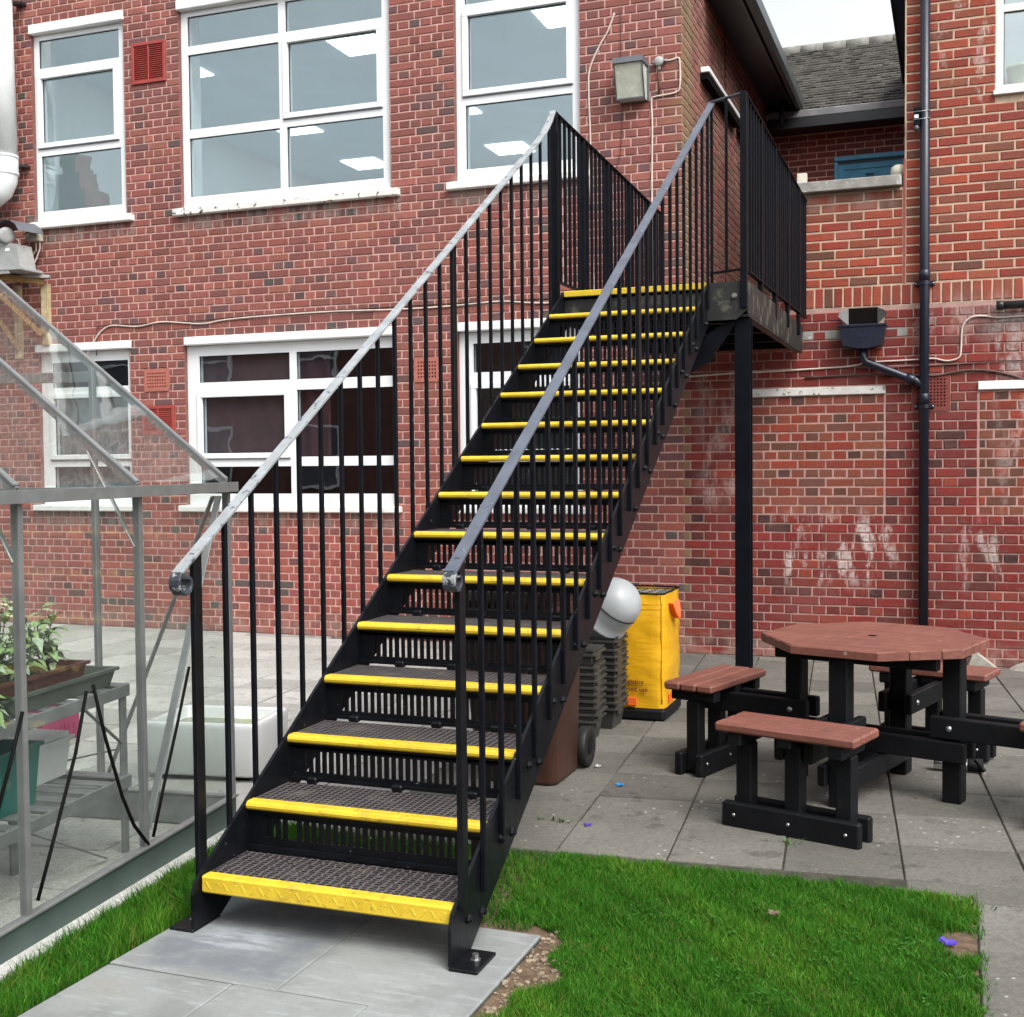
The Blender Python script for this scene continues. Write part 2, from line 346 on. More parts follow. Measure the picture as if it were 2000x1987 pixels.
M['rubble'] = mat('broken_mortar', (.34,.32,.28), .9, .15, 16, .6, 60)
M['dryleaf'] = mat('dry_leaf', (.14,.10,.065), .8, .2, 60)
M['bitblue'] = mat('blue_plastic_scrap', (.02,.22,.50), .3, .1)
M['bitpurple'] = mat('violet_plastic_scrap', (.09,.05,.40), .35, .1)
M['sealred'] = mat('red_mastic', (.32,.075,.06), .6, .1)
M['water'] = mat('murky_water', (.16,.165,.10), .12, .3, 9, patch=(.20,.24,.07), pthr=.5, psc=10, psoft=.1, spec=.6)
def glass(name, tint=(.93,.97,.97), haze=0.0, base=.03, rough=.01):
    t = NT(name); lw = t.n('ShaderNodeLayerWeight'); lw.inputs['Blend'].default_value = .5
    fac = t.math('ADD', base, t.math('MULTIPLY', .92, t.math('POWER', lw.outputs['Facing'], 5.0)))
    tr = t.n('ShaderNodeBsdfTransparent'); tr.inputs[0].default_value = (*tint, 1)
    gl = t.n('ShaderNodeBsdfGlossy'); gl.inputs['Roughness'].default_value = rough; t.set(gl.inputs['Normal'], t.bump(t.noise(t.pos(), 2.4, 2), .045, .02))     # float of old glass
    mx = t.n('ShaderNodeMixShader'); t.set(mx.inputs[0], fac); t.t.links.new(tr.outputs[0], mx.inputs[1]); t.t.links.new(gl.outputs[0], mx.inputs[2])
    last = mx.outputs[0]
    if haze:      # dust and dried water marks on the pane
        df = t.n('ShaderNodeBsdfDiffuse'); df.inputs[0].default_value = (.72,.74,.72,1); p = t.pos()
        a = t.noise(t.scale(p, (1, 1, .45)), 3.2, 5, .6); b = t.noise(p, 60, 3)
        f = t.math('MULTIPLY', t.step(a, .3, .75, .25, 1.5), haze); f = t.math('ADD', f, t.step(b, .66, .78, 0, .02))
        m2 = t.n('ShaderNodeMixShader'); t.set(m2.inputs[0], f); t.t.links.new(last, m2.inputs[1]); t.t.links.new(df.outputs[0], m2.inputs[2]); last = m2.outputs[0]
    t.t.links.new(last, t.out.inputs[0]); return t.m
M['glass'] = glass('window_glass', (.90,.95,.97), base=.145)
M['ghglass'] = glass('dusty_greenhouse_glass', (.955,.975,.965), .018, base=.024)
def emit(name, col, st):
    t = NT(name); e = t.n('ShaderNodeEmission'); e.inputs[0].default_value = (*col,1); e.inputs[1].default_value = st; t.t.links.new(e.outputs[0], t.out.inputs[0]); return t.m
M['panel'] = emit('lit_ceiling_panel', (.90,.98,1.0), 2.8)
def m_concrete(name, c0, c1, c2, spots, edge=None, fleck=0.0):
    t = NT(name); p = t.pos(); info = t.n('ShaderNodeObjectInfo').outputs['Random']
    a = t.noise(p, 2.3, 6, .62); b = t.noise(p, 45, 5, .7); c_ = t.noise(p, 11, 6, .7)
    c = t.mix(t.step(a, .32, .68), c0, c1); c = t.mix(t.step(c_, .5, .72, 0, .5), c, c2)
    c = t.mix(t.step(b, .35, .65, 0, .5), c, tuple(x*.55 for x in c0)); c = t.mix(t.step(t.noise(p, 85, 4, .7), .52, .66, 0, .5), c, tuple(min(1, x*1.45) for x in c0))
    c = t.mix(t.step(t.noise(p, 190, 2), .60, .68, 0, .45), c, tuple(min(1, x*1.6) for x in c0)); c = t.mix(t.step(t.noise(p, 150, 3, .7), .60, .70, 0, .55), c, tuple(x*.32 for x in c0))
    dk = t.step(t.noise(p, 5.5, 6, .7), .58, .66, 0, .55); c = t.mix(dk, c, tuple(x*.42 for x in c0))
    if spots:
        v = t.n('ShaderNodeTexVoronoi'); t.set(v.inputs['Vector'], p); v.inputs['Scale'].default_value = 17.0
        sp = t.math('MULTIPLY', t.step(v.outputs['Distance'], .10, .16, 1, 0), t.step(t.noise(p, 2.6), .50, .60)); c = t.mix(t.math('MULTIPLY', sp, spots), c, (.52,.52,.49))
    br = t.math('ADD', .80, t.math('MULTIPLY', info, .40)); cc = t.n('ShaderNodeVectorMath', operation='SCALE'); t.set(cc.inputs[0], c); t.set(cc.inputs['Scale'], br)
    t.bsdf(Base_Color=cc.outputs[0], Roughness=.86, Specular_IOR_Level=.3, Normal=t.bump(t.math('ADD', b, t.math('MULTIPLY', t.noise(p, 220, 2), .5)), .45, .003)); return t.m
def m_slab():
    """fresh cement slab: cement wash, a blue-grey damp patch, trowel streaks and faint rust"""
    t = NT('new_concrete_slab'); p = t.pos(); x, y, z = t.xyz(p); info = t.n('ShaderNodeObjectInfo').outputs['Random']
    a = t.noise(p, 3.1, 6, .62); b = t.noise(p, 60, 5, .7); st = t.noise(t.scale(p, (2.2, 12, 1)), 2.6, 5, .65)
    c = t.mix(t.step(a, .34, .66), (.19,.20,.195), (.255,.27,.265)); c = t.mix(t.step(st, .52, .66, 0, .5), c, (.33,.35,.355))
    wb = t.math('ADD', t.math('MULTIPLY', t.math('SUBTRACT', a, .5), .35), 0.0)
    pm = boxmask(t, t.math('ADD', x, wb), t.math('ADD', y, wb), 1.26, 1.78, -7.10, -6.56, .05, .06); c = t.mix(t.math('MULTIPLY', pm, t.step(t.noise(p, 7, 5), .35, .55, .35, .95)), c, (.145,.16,.18))
    wm = boxmask(t, t.math('ADD', x, wb), t.math('ADD', y, wb), 1.36, 1.62, -6.93, -6.74, .07, .06); c = t.mix(t.math('MULTIPLY', wm, t.step(st, .38, .56, .2, .9)), c, (.34,.37,.40))
    c = t.mix(t.math('MULTIPLY', t.step(y, -7.3, -7.2, 1, 0), t.step(t.noise(p, 2.4, 4), .5, .68, 0, .35)), c, (.27,.235,.185))
    c = t.mix(t.step(b, .3, .7, 0, .18), c, (.12,.12,.115)); c = t.mix(t.step(t.noise(p, 210, 2), .68, .74, 0, .5), c, (.13,.13,.12))
    t.bsdf(Base_Color=c, Roughness=.8, Specular_IOR_Level=.3, Normal=t.bump(t.math('ADD', b, t.math('MULTIPLY', st, .5)), .35, .003)); return t.m
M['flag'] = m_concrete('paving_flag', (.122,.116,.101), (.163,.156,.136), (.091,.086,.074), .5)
M['flaglit'] = m_concrete('lit_paving_flag', (.35,.34,.315), (.42,.41,.385), (.29,.28,.26), .2)  # same flags, with the brighter light on the left put into the colour
M['slab'] = m_slab()
M['joint'] = mat('mossy_joint', (.045,.042,.03), .95, .4, 14, .6, 80)
M['strip'] = m_concrete('pale_concrete_strip', (.42,.42,.40), (.52,.52,.50), (.40,.40,.38), 0)
def m_bag():
    t = NT('yellow_woven_bag'); p = t.pos()
    cr = t.noise(t.scale(p, (5, 5, 14)), 1.4, 5, .6); n = t.noise(p, 7)
    c = t.mix(t.step(n, .3, .7), (.60,.305,.005), (.68,.365,.010))
    t.bsdf(Base_Color=c, Roughness=.42, Specular_IOR_Level=.4, Normal=t.bump(cr, .55, .012)); return t.m
M['yellowbag'] = m_bag()
def m_tread(name, kind):
    """cast treads: raised checker studs / open lattice relief"""
    t = NT(name); p = t.pos(); x, y, z = t.xyz(p)
    if kind == 'lattice':
        a = t.math('ABSOLUTE', t.math('SUBTRACT', t.math('FRACT', t.math('MULTIPLY', x, 40.0)), .5)); b = t.math('ABSOLUTE', t.math('SUBTRACT', t.math('FRACT', t.math('MULTIPLY', y, 40.0)), .5))
        h = t.math('MAXIMUM', t.step(a, .30, .40), t.step(b, .30, .40))
    else:
        v = t.n('ShaderNodeTexVoronoi', feature='DISTANCE_TO_EDGE'); t.set(v.inputs['Vector'], t.scale(p, (1, 1.6, 0))); v.inputs['Scale'].default_value = 34.0; v.inputs['Randomness'].default_value = .35
        h = t.step(v.outputs['Distance'], .10, .20, 1, 0)
    dirt = t.noise(p, 9, 5, .6); c = t.mix(h, (.012,.011,.012), (.115,.10,.10)); c = t.mix(t.step(dirt, .50, .72, 0, .5), c, (.17,.145,.12))
    t.bsdf(Base_Color=c, Roughness=.5, Specular_IOR_Level=.5, Normal=t.bump(h, 1.0, .006)); return t.m
M['tread'] = m_tread('cast_iron_lattice_tread', 'lattice')
M['tread1'] = m_tread('checker_plate_tread', 'checker')
def m_grass():
    t = NT('lawn_grass'); at = t.n('ShaderNodeAttribute', attribute_name='tint').outputs['Color']
    b = t.bsdf(Base_Color=at, Roughness=.6, Specular_IOR_Level=.12); 
    tl = t.n('ShaderNodeBsdfTranslucent'); t.set(tl.inputs[0], at); mx = t.n('ShaderNodeMixShader'); mx.inputs[0].default_value = .28
    t.t.links.new(b.outputs[0], mx.inputs[1]); t.t.links.new(tl.outputs[0], mx.inputs[2]); t.t.links.new(mx.outputs[0], t.out.inputs[0]); return t.m
M['grass'] = m_grass()
# ------------------------------------------------------------------ brickwork
CH = 0.075; Z0 = 0.04 - CH*1.0      # course joints lie at 0.04 + k*0.075
def intervals(x0, x1, holes):
    segs = [(x0, x1)]
    for a, b in holes:
        nxt = []
        for p, q in segs:
            if b <= p or a >= q: nxt.append((p, q)); continue
            if a > p: nxt.append((p, a))
            if b < q: nxt.append((b, q))
        segs = nxt
    return segs
def cut(a, b, pitch, ref):
    """joint positions between a and b"""
    k = math.ceil((a-ref)/pitch + 1e-6); js = [a]
    while ref+k*pitch < b-1e-6: js.append(ref+k*pitch); k += 1
    js.append(b)
    if len(js) > 2 and js[1]-js[0] < .034: js.pop(1)
    if len(js) > 2 and js[-1]-js[-2] < .034: js.pop(-2)
    return list(zip(js[:-1], js[1:]))
class Wall:
    """bricks laid course by course on a plane; mp(u, d, z) maps along / outwards / up to the world"""
    def __init__(s, mp): s.mp = mp; s.items = []
    def brick(s, u0, u1, z0, z1, col, g=.0066, d=0.0):
        s.items.append((u0+g, u1-g, z0+g, z1-g, col, d))
    def courses(s, u0, u1, z0, z1, holes, colf, bond='E', ref=0.0, parity=0, d=0.0, tooth=None, g=.0066):
        k = math.floor((z0-0.04)/CH + .5)
        while True:
            a, b = .04+k*CH, .04+(k+1)*CH
            if b > z1+1e-4: break
            zc = (a+b)/2; A_, B_ = u0, u1
            if tooth and zc < 2.66:      # two walls bonded into each other: meet on the nearest joint
                o_, pt = (ref+.05625, .1125) if (k+parity) % 2 == 0 else (ref, .225); e_ = o_+round((1.488-o_)/pt)*pt
                if tooth > 0: B_ = e_
                else: A_ = e_
            for p, q in intervals(A_, B_, [(h[0], h[1]) for h in holes if h[2] < zc < h[3]]):
                if q-p < .03: continue
                if bond == 'E': head = (k+parity) % 2 == 0; cs = cut(p, q, .1125, ref+.05625) if head else cut(p, q, .225, ref)
                else: cs = cut(p, q, .225, ref + (.1125 if (k+parity) % 2 else 0))
                for x, y in cs: s.brick(x, y, a, b, colf((x+y)/2, zc, y-x), d=d, g=g)
            k += 1
    def geo(s, it):
        u0, u1, z0, z1, col, d = it; j = lambda k=.0019: random.uniform(-k, k)
        d = d + random.uniform(-.0015, .0015); e = .0045; mp = s.mp
        q = [(u0+j(), z0+j()), (u1+j(), z0+j()), (u1+j(), z1+j()), (u0+j(), z1+j())]
        ins = [(e,e),(-e,e),(-e,-e),(e,-e)]
        vs = [mp(a+i[0]+j(.0006), d, b+i[1]+j(.0006)) for (a,b), i in zip(q, ins)] + [mp(a, d-.0035, b) for a,b in q] + [mp(a, d-.02, b) for a,b in q]
        fs = [(0,1,2,3)] + [(4+i, 4+(i+1)%4, (i+1)%4, i) for i in range(4)] + [(8+i, 8+(i+1)%4, 4+(i+1)%4, 4+i) for i in range(4)]
        return vs, fs
    def build(s, parent, material, singles=300, skip=None, stuffname='brickwork'):
        order = []
        for i, it in enumerate(s.items):
            c = s.mp((it[0]+it[1])/2, 0, (it[2]+it[3])/2); u, v, z = px(c)
            vis = z > 0 and 0 < u < 2000 and 0 < v < 1987 and not (skip and skip(u, v))
            order.append((-(it[1]-it[0])/z/z if vis else 1.0, i))
        order.sort(); single = {i for a, i in order[:singles] if a < 0}
        rest = MB(); tint = []
        for i, it in enumerate(s.items):
            vs, fs = s.geo(it)
            if i in single:
                mb = MB().add(vs, fs); mb.build('brick', material, parent, tint=[(*it[4], 1)]*len(vs))
            else: rest.add(vs, fs); tint += [(*it[4], 1)]*len(vs)
        if rest.v: rest.build(stuffname, material, parent, kind='stuff', tint=tint)
def pick(pal):
    r = random.random(); acc = 0
    for w, c in pal:
        acc += w
        if r < acc: break
    k = random.uniform(.84, 1.16); return tuple(min(1, x*k*random.uniform(.95,1.05)) for x in c)
PAL_MAIN = [(.42,(.255,.088,.072)),(.26,(.22,.082,.070)),(.17,(.295,.108,.085)),(.10,(.145,.075,.074)),(.04,(.105,.072,.070)),(.03,(.085,.078,.072))]
PAL_LOW = [(.42,(.30,.088,.070)),(.22,(.25,.080,.070)),(.17,(.34,.105,.080)),(.09,(.18,.075,.070)),(.06,(.12,.072,.068)),(.04,(.105,.088,.08))]
PAL_ANX = [(.50,(0.1981,0.0292,0.0242)),(.25,(0.1632,0.0280,0.0242)),(.13,(0.2331,0.0433,0.0292)),(.07,(0.1049,0.0292,0.0255)),(.05,(0.0660,0.0280,0.0255))]
PAL_INF = [(.36,(0.2566,0.0484,0.0288)),(.24,(0.2177,0.0605,0.0357)),(.16,(0.1866,0.0635,0.0403)),(.14,(0.1283,0.0533,0.0346)),(.10,(0.0855,0.0423,0.0317))]
PAL_UP = [(.44,(0.3115,0.0650,0.0376)),(.25,(0.2855,0.0776,0.0463)),(.12,(0.2250,0.0776,0.0491)),(.06,(0.1557,0.0665,0.0448)),(.13,(0.2682,0.0480,0.0325))]
PAL_REAR = [(.6,(.23,.062,.052)),(.25,(.19,.06,.05)),(.15,(.13,.06,.05))]
def col_main(u, z, w):
    if w > .17 and random.random() < .6: return pick(PAL_MAIN[:3] if z > 1.4 else PAL_LOW[:3])
    return pick(PAL_MAIN if z > 1.4 else PAL_LOW)

MAIN = empty('brick_building', (-2.2, 0, 0), 'two-storey red brick building with white framed windows behind the black stairs', 'building')
# openings: upper row, lower row (frame sizes measured from the brick joints)
UP = [(-5.345,-4.195),(-3.535,-1.245),(-.595,.580)]
holes = [(a, b, 4.165, 6.18) for a, b in UP] + [(a, b, 1.165, 2.89) for a, b in UP]
vents = [(-4.09,-3.685,5.425,5.83),(-4.02,-3.725,2.365,2.59),(-4.055,-3.665,1.93,2.22),(-1.03,-.775,2.365,2.59)]
wl = Wall(lambda u, d, z: (u, -d, z))
wl.courses(-6.35, 1.488, -.035, 6.94, holes+vents, col_main, 'E', ref=.138, parity=0, tooth=1)
wl.build(MAIN, M['brick'], 300, skip=lambda u, v: v > 640 or (v > 215 and 1040 < u < 1400))
# mortar bed behind the faces (joints recessed 6 mm)
def plate(name, material, parent, u0, u1, z0, z1, hs, mp, **k):
    us = sorted({u0, u1, *[h[i] for h in hs for i in (0,1) if u0 < h[i] < u1]}); zs = sorted({z0, z1, *[h[i] for h in hs for i in (2,3) if z0 < h[i] < z1]})
    mb = MB()
    for a, b in zip(us[:-1], us[1:]):
        for c, e in zip(zs[:-1], zs[1:]):
            uc, zc = (a+b)/2, (c+e)/2
            if any(h[0] < uc < h[1] and h[2] < zc < h[3] for h in hs): continue
            mb.add([mp(a,0,c), mp(b,0,c), mp(b,0,e), mp(a,0,e)], [(0,1,2,3)])
    return mb.build(name, material, parent, **k)
plate('mortar_bed', M['mortar'], MAIN, -6.35, 1.482, -.12, 6.94, holes+vents, lambda u, d, z: (u, .0065, z))
# reveals (brick jambs) and white plastered inner reveals
for n_, (a, b) in enumerate(UP):
    for z0, z1 in ((4.165,6.18),(1.165,2.89)):
        for X in (a, b): MB().add([(X,.0,z0),(X,.14,z0),(X,.14,z1),(X,.0,z1)], [(3,2,1,0) if X == a else (0,1,2,3)]).build('brick_reveal', M['brick'], MAIN, tint=[(.22,.10,.09,1)]*4)
        r = MB()
        for X, s_ in ((a,1),(b,-1)): r.box(X-.02 if s_ > 0 else X-.0, X+.0 if s_ > 0 else X+.02, .1, .36, z0, z1)
        r.box(a, b, .1, .36, z0-.02, z0+.012); r.box(a, b, .1, .36, z1-.012, z1+.02); r.build('inner_reveal', M['plaster'], MAIN)
def window(parent, name, x0, x1, z0, z1, panes, yf=.045, label=None, fm='upvc', gm='glass', dp=.07):
    """panes: (x0,x1,z0,z1,sash?)"""
    w = bpy.data.objects.new(name, None); COL.objects.link(w); w.parent = parent; w.location = Vector((x0, yf, z0)) - origin(parent)
    if label: w['label'] = label
    xs = sorted({x0, x1, *[p[i] for p in panes for i in (0,1)]}); zs = sorted({z0, z1, *[p[i] for p in panes for i in (2,3)]}); f = MB()
    inp = lambda x, z: any(p[0] < x < p[1] and p[2] < z < p[3] for p in panes)
    nx, nz = len(xs)-1, len(zs)-1
    solid = [[not inp((xs[i]+xs[i+1])/2, (zs[k]+zs[k+1])/2) for k in range(nz)] for i in range(nx)]
    for i in range(nx):
        for k in range(nz):
            if not solid[i][k]: continue
            a, b, c, e = xs[i], xs[i+1], zs[k], zs[k+1]
            f.add([(a,yf,c),(b,yf,c),(b,yf,e),(a,yf,e)], [(0,1,2,3)])
            if i == nx-1 or not solid[i+1][k]: f.add([(b,yf,c),(b,yf+dp,c),(b,yf+dp,e),(b,yf,e)], [(0,1,2,3)])
            if i == 0 or not solid[i-1][k]: f.add([(a,yf,c),(a,yf+dp,c),(a,yf+dp,e),(a,yf,e)], [(3,2,1,0)])
            if k == nz-1 or not solid[i][k+1]: f.add([(a,yf,e),(b,yf,e),(b,yf+dp,e),(a,yf+dp,e)], [(0,1,2,3)])
            if k == 0 or not solid[i][k-1]: f.add([(a,yf,c),(b,yf,c),(b,yf+dp,c),(a,yf+dp,c)], [(3,2,1,0)])
    f.build('frame', M[fm], w)
    for a, b, c, e, sash in panes:
        MB().box(a-.004, b+.004, yf+.024, yf+.030, c-.004, e+.004).build('pane', M[gm], w)
        g = MB(); t_ = .006       # dark glazing gasket
        for q in ((a,b,c,c+t_),(a,b,e-t_,e),(a,a+t_,c+t_,e-t_),(b-t_,b,c+t_,e-t_)): g.box(q[0], q[1], yf+.016, yf+.0235, q[2], q[3])
        g.build('gasket', M['rubber'], w)
        if sash:
            r = .052; s_ = MB(); y0, y1 = yf-.020, yf-.0005
            for q in ((a-r,b+r,c-r,c-.001),(a-r,b+r,e+.001,e+r),(a-r,a-.001,c-.001,e+.001),(b+.001,b+r,c-.001,e+.001)): s_.box(q[0], q[1], y0, y1, q[2], q[3], b=.004)
            s_.build('sash', M[fm], w)
            h_ = MB()
            for q in ((a-r-.004,b+r+.004,c-r-.008,c-r),): h_.box(q[0], q[1], y0+.004, y1, q[2], q[3])
            h_.build('drip_edge', M['lampgrey'], w)
    return w
za = [(4.272,4.845),(4.975,5.632),(5.742,6.030)]
window(MAIN, 'window', UP[0][0], UP[0][1], 4.165, 6.08, [(-5.285,-4.28,*za[0],0),(-5.255,-4.35,*za[1],1),(-5.285,-4.28,*za[2],0)], label='narrow white three-pane window upstairs beside the white duct')
window(MAIN, 'window', UP[1][0], UP[1][1], 4.165, 6.08, [(-3.463,-2.435,*za[0],0),(-3.463,-2.435,4.93,5.66,0),(-3.463,-2.435,*za[2],0),(-2.36,-1.338,*za[0],0),(-2.335,-1.392,*za[1],1),(-2.36,-1.338,*za[2],0)], label='wide white six-pane window upstairs')
window(MAIN, 'window', UP[2][0], UP[2][1], 4.165, 6.08, [(-.51,.503,*za[0],0),(-.479,.452,*za[1],1),(-.51,.503,*za[2],0)], label='white three-pane window upstairs behind the top of the stair rail')
zb = [(1.335,1.602),(1.735,2.288),(2.438,2.70)]
window(MAIN, 'window', UP[0][0], UP[0][1], 1.225, 2.80, [(-5.21,-4.252,1.335,1.615,0),(-5.19,-4.252,1.742,2.325,1),(-5.21,-4.252,2.438,2.70,0)], label='narrow white window downstairs seen through the greenhouse')
window(MAIN, 'window', UP[1][0], UP[1][1], 1.225, 2.80, [(-3.40,-2.372,*zb[0],0),(-3.37,-2.43,*zb[1],1),(-3.40,-2.372,*zb[2],0),(-2.297,-1.27,*zb[0],0),(-2.297,-1.27,1.692,2.336,0),(-2.297,-1.27,*zb[2],0)], label='wide white six-pane window downstairs behind the left railing')
window(MAIN, 'window', UP[2][0], UP[2][1], 1.225, 2.80, [(-.46,.49,*zb[0],0),(-.43,.46,*zb[1],1),(-.46,.49,*zb[2],0)], label='white window downstairs behind the stair treads')
for i, (a, b) in enumerate(UP):
    box('lintel', M['lintel'], MAIN, a-.012, b+.012, -.028, .13, 6.085, 6.178, b=.006)
    box('lintel', M['lintel'], MAIN, a+(.0 if i == 0 else .03)-.02, b+.025, -.035, .13, 2.806, 2.886, b=.008)
    box('sill', M['paintlichen' if i == 1 else 'paintwhite'], MAIN, a-.075, b+.095, -.062, .12, 4.080, 4.146, b=.008)
    box('sill', M['paintwhite'], MAIN, a-.075, b+.075, -.062, .12, 1.156, 1.219, b=.010)
    box('sill_board', M['upvc'], MAIN, a-.03, b+.005, -.005, .10, 4.147, 4.1635, b=.004)
    box('sill_board', M['upvc'], MAIN, a-.01, b+.005, -.005, .10, 1.220, 1.2245, b=.001)
# vents
def louvre(x0, x1, z0, z1, n_):
    v = bpy.data.objects.new('louvre_vent', None); COL.objects.link(v); v.parent = MAIN; v.location = Vector((x0,-.01,z0))-origin(MAIN)
    f = MB(); r = .032
    for q in ((x0,x1,z0,z0+r),(x0,x1,z1-r,z1),(x0,x0+r,z0+r,z1-r),(x1-r,x1,z0+r,z1-r),((x0+x1)/2-.006,(x0+x1)/2+.006,z0+r,z1-r)): f.box(q[0], q[1], -.018, .006, q[2], q[3], b=.003)
    f.build('frame', M['redvent'], v); box('backing', M['hole'], v, x0+.01, x1-.01, .006, .012, z0+.01, z1-.01)
    h = (z1-z0-2*r)/n_
    for k in range(n_):
        z = z0+r+h*(k+.5); MB().obox(Vector(((x0+x1)/2,-.004,z)), Vector((1,0,0)), Vector((0,.72,.69)), Vector((0,-.69,.72)), (x1-x0)/2-r+.004, .011, .0035).build('slat', M['redvent'], v)
louvre(-4.09,-3.685,5.425,5.83,17); louvre(-4.055,-3.665,1.93,2.22,12)
def airbrick(parent, x0, x1, z0, z1, nx, nz, material='terracotta'):
    mb = MB(); y0, y1 = -.006, .012; bx = .03; bz = .03; sx = (x1-x0-2*bx)/nx; sz = (z1-z0-2*bz)/nz; hx, hz = sx*.27, sz*.27
    xs = [x0]; zs = [z0]
    for i in range(nx): c = x0+bx+sx*(i+.5); xs += [c-hx, c+hx]
    for k in range(nz): c = z0+bz+sz*(k+.5); zs += [c-hz, c+hz]
    xs.append(x1); zs.append(z1)
    for i in range(len(xs)-1):
        for k in range(len(zs)-1):
            if i % 2 == 1 and k % 2 == 1:
                a, b, c, e = xs[i], xs[i+1], zs[k], zs[k+1]
                mb.add([(a,y0,c),(a,y1,c),(a,y1,e),(a,y0,e)],[(3,2,1,0)]); mb.add([(b,y0,c),(b,y1,c),(b,y1,e),(b,y0,e)],[(0,1,2,3)]); mb.add([(a,y0,c),(b,y0,c),(b,y1,c),(a,y1,c)],[(0,1,2,3)]); mb.add([(a,y0,e),(b,y0,e),(b,y1,e),(a,y1,e)],[(3,2,1,0)])
            else: mb.add([(xs[i],y0,zs[k]),(xs[i+1],y0,zs[k]),(xs[i+1],y0,zs[k+1]),(xs[i],y0,zs[k+1])],[(0,1,2,3)])
    for (a,b),(c,e) in (((x0,y0),(x0,y1)),((x1,y1),(x1,y0))): mb.add([(a,b,z0),(c,e,z0),(c,e,z1),(a,b,z1)],[(3,2,1,0)])
    o = mb.build('air_brick', M[material], parent); box('dark_void', M['hole'], o, x0+.004, x1-.004, y1, y1+.004, z0+.004, z1-.004)
airbrick(MAIN, -4.02,-3.725,2.365,2.59,8,5); airbrick(MAIN, -1.03,-.775,2.365,2.59,7,5)
# rooms behind the panes
def room(parent, x0, x1, y0, y1, z0, z1, cm, wm, fm, open_rear=False):
    r = MB(); r.add([(x0,y0,z1),(x1,y0,z1),(x1,y1,z1),(x0,y1,z1)],[(0,1,2,3)]); r.build('ceiling', M[cm], parent)
    r = MB()
    if open_rear:  # unseen rear wall left open, added so sky light brightens the ceiling
        r.add([(x0,y1,z0),(x1,y1,z0),(x1,y1,z0+.8),(x0,y1,z0+.8)],[(0,1,2,3)])
        for k in range(6): xx = x0+(x1-x0)*k/5; r.box(xx-.1, xx+.1, y1-.02, y1+.1, z0+.8, z1)
    else: r.add([(x0,y1,z0),(x1,y1,z0),(x1,y1,z1),(x0,y1,z1)],[(0,1,2,3)])
    r.add([(x0,y0,z0),(x0,y1,z0),(x0,y1,z1),(x0,y0,z1)],[(0,1,2,3)]); r.add([(x1,y0,z0),(x1,y1,z0),(x1,y1,z1),(x1,y0,z1)],[(3,2,1,0)])
    # wall around the openings, inner side
    r.build('room_wall', M[wm], parent); r = MB(); r.add([(x0,y0,z0),(x1,y0,z0),(x1,y1,z0),(x0,y1,z0)],[(0,1,2,3)]); r.build('room_floor', M[fm], parent)
    plate('inner_wall', M[wm], parent, x0, x1, z0, z1, holes, lambda u, d, z: (u, y0, z))
room(MAIN, -6.3, 1.2, .36, 8.6, 3.25, 6.30, 'ceiling', 'plaster', 'plaster', True)
for x in (-5.28,-2.88,-.48):
    for y in (1.75,4.42,6.58): box('ceiling_light', M['panel'], MAIN, x, x+.57, y, y+.60, 6.285, 6.298)
room(MAIN, -6.3, 1.2, .36, 6.0, .1, 3.0, 'dark', 'dark', 'dark')
def curtain(x0, x1, z0, z1, y, name, material):
    mb = MB(); n_ = int((x1-x0)/.035); pts = []
    for i in range(n_+1):
        x = x0+(x1-x0)*i/n_; pts.append((x, y+(.018 if name == 'curtain' else .003)*math.sin(i*1.15)+random.uniform(-.002,.002)))
    for (a,b),(c,e) in zip(pts[:-1], pts[1:]): mb.add([(a,b,z0),(c,e,z0),(c,e,z1),(a,b,z1)],[(0,1,2,3)], True)
    mb.build(name, M[material], MAIN)
curtain(-3.52,-2.33,1.66,2.80,.135,'blind','blind'); curtain(-2.33,-1.98,1.66,2.80,.15,'curtain','curtain'); curtain(-5.34,-4.2,1.225,2.40,.13,'blind','paleblind'); curtain(-.59,.57,1.25,2.8,.40,'blind','darkgreenroom')
# side wall along the roof terrace, its eaves and the white cable trunking
HOL = []
ws = Wall(lambda u, d, z: (1.488+d, u, z))
ws.courses(0.0, 5.12, 2.66, 5.92, [], lambda u, z, w: pick([(.5,(.27,.10,.085)),(.3,(.22,.09,.08)),(.2,(.17,.08,.075))]), 'E', ref=.0, parity=1)
ws.build(MAIN, M['brick'], 0)
plate('mortar_bed', M['mortar'], MAIN, 0.004, 5.15, 2.6, 5.95, [], lambda u, d, z: (1.482, u, z))
box('movement_joint', M['hole'], MAIN, 1.480, 1.4905, 1.99, 2.012, 2.7, 5.9)
box('soffit', M['gutter'], MAIN, 1.489, 1.80, .9, 4.95, 5.88, 5.90); box('fascia', M['gutter'], MAIN, 1.80, 1.822, .9, 4.95, 5.80, 5.98)
g = MB(); sec = [(1.824,5.95),(1.824,5.84),(1.85,5.80),(1.90,5.80),(1.925,5.84),(1.925,5.96),(1.917,5.96),(1.917,5.845),(1.896,5.81),(1.854,5.81),(1.832,5.845),(1.832,5.95)]
g.prism(sec, 'y', .9, 4.95); g.build('gutter', M['gutterlit'], MAIN)
rf = MB().add([(1.80,.9,5.97),(1.80,5.3,5.97),(-1.2,5.3,7.9),(-1.2,.9,7.9)],[(0,1,2,3)]); rf.build('roof_slope', M['tile'], MAIN)
MB().tube([(1.70,4.60,5.62),(1.70,4.60,5.9)], .034, 10).build('rainwater_pipe', M['bluepipe'], MAIN)

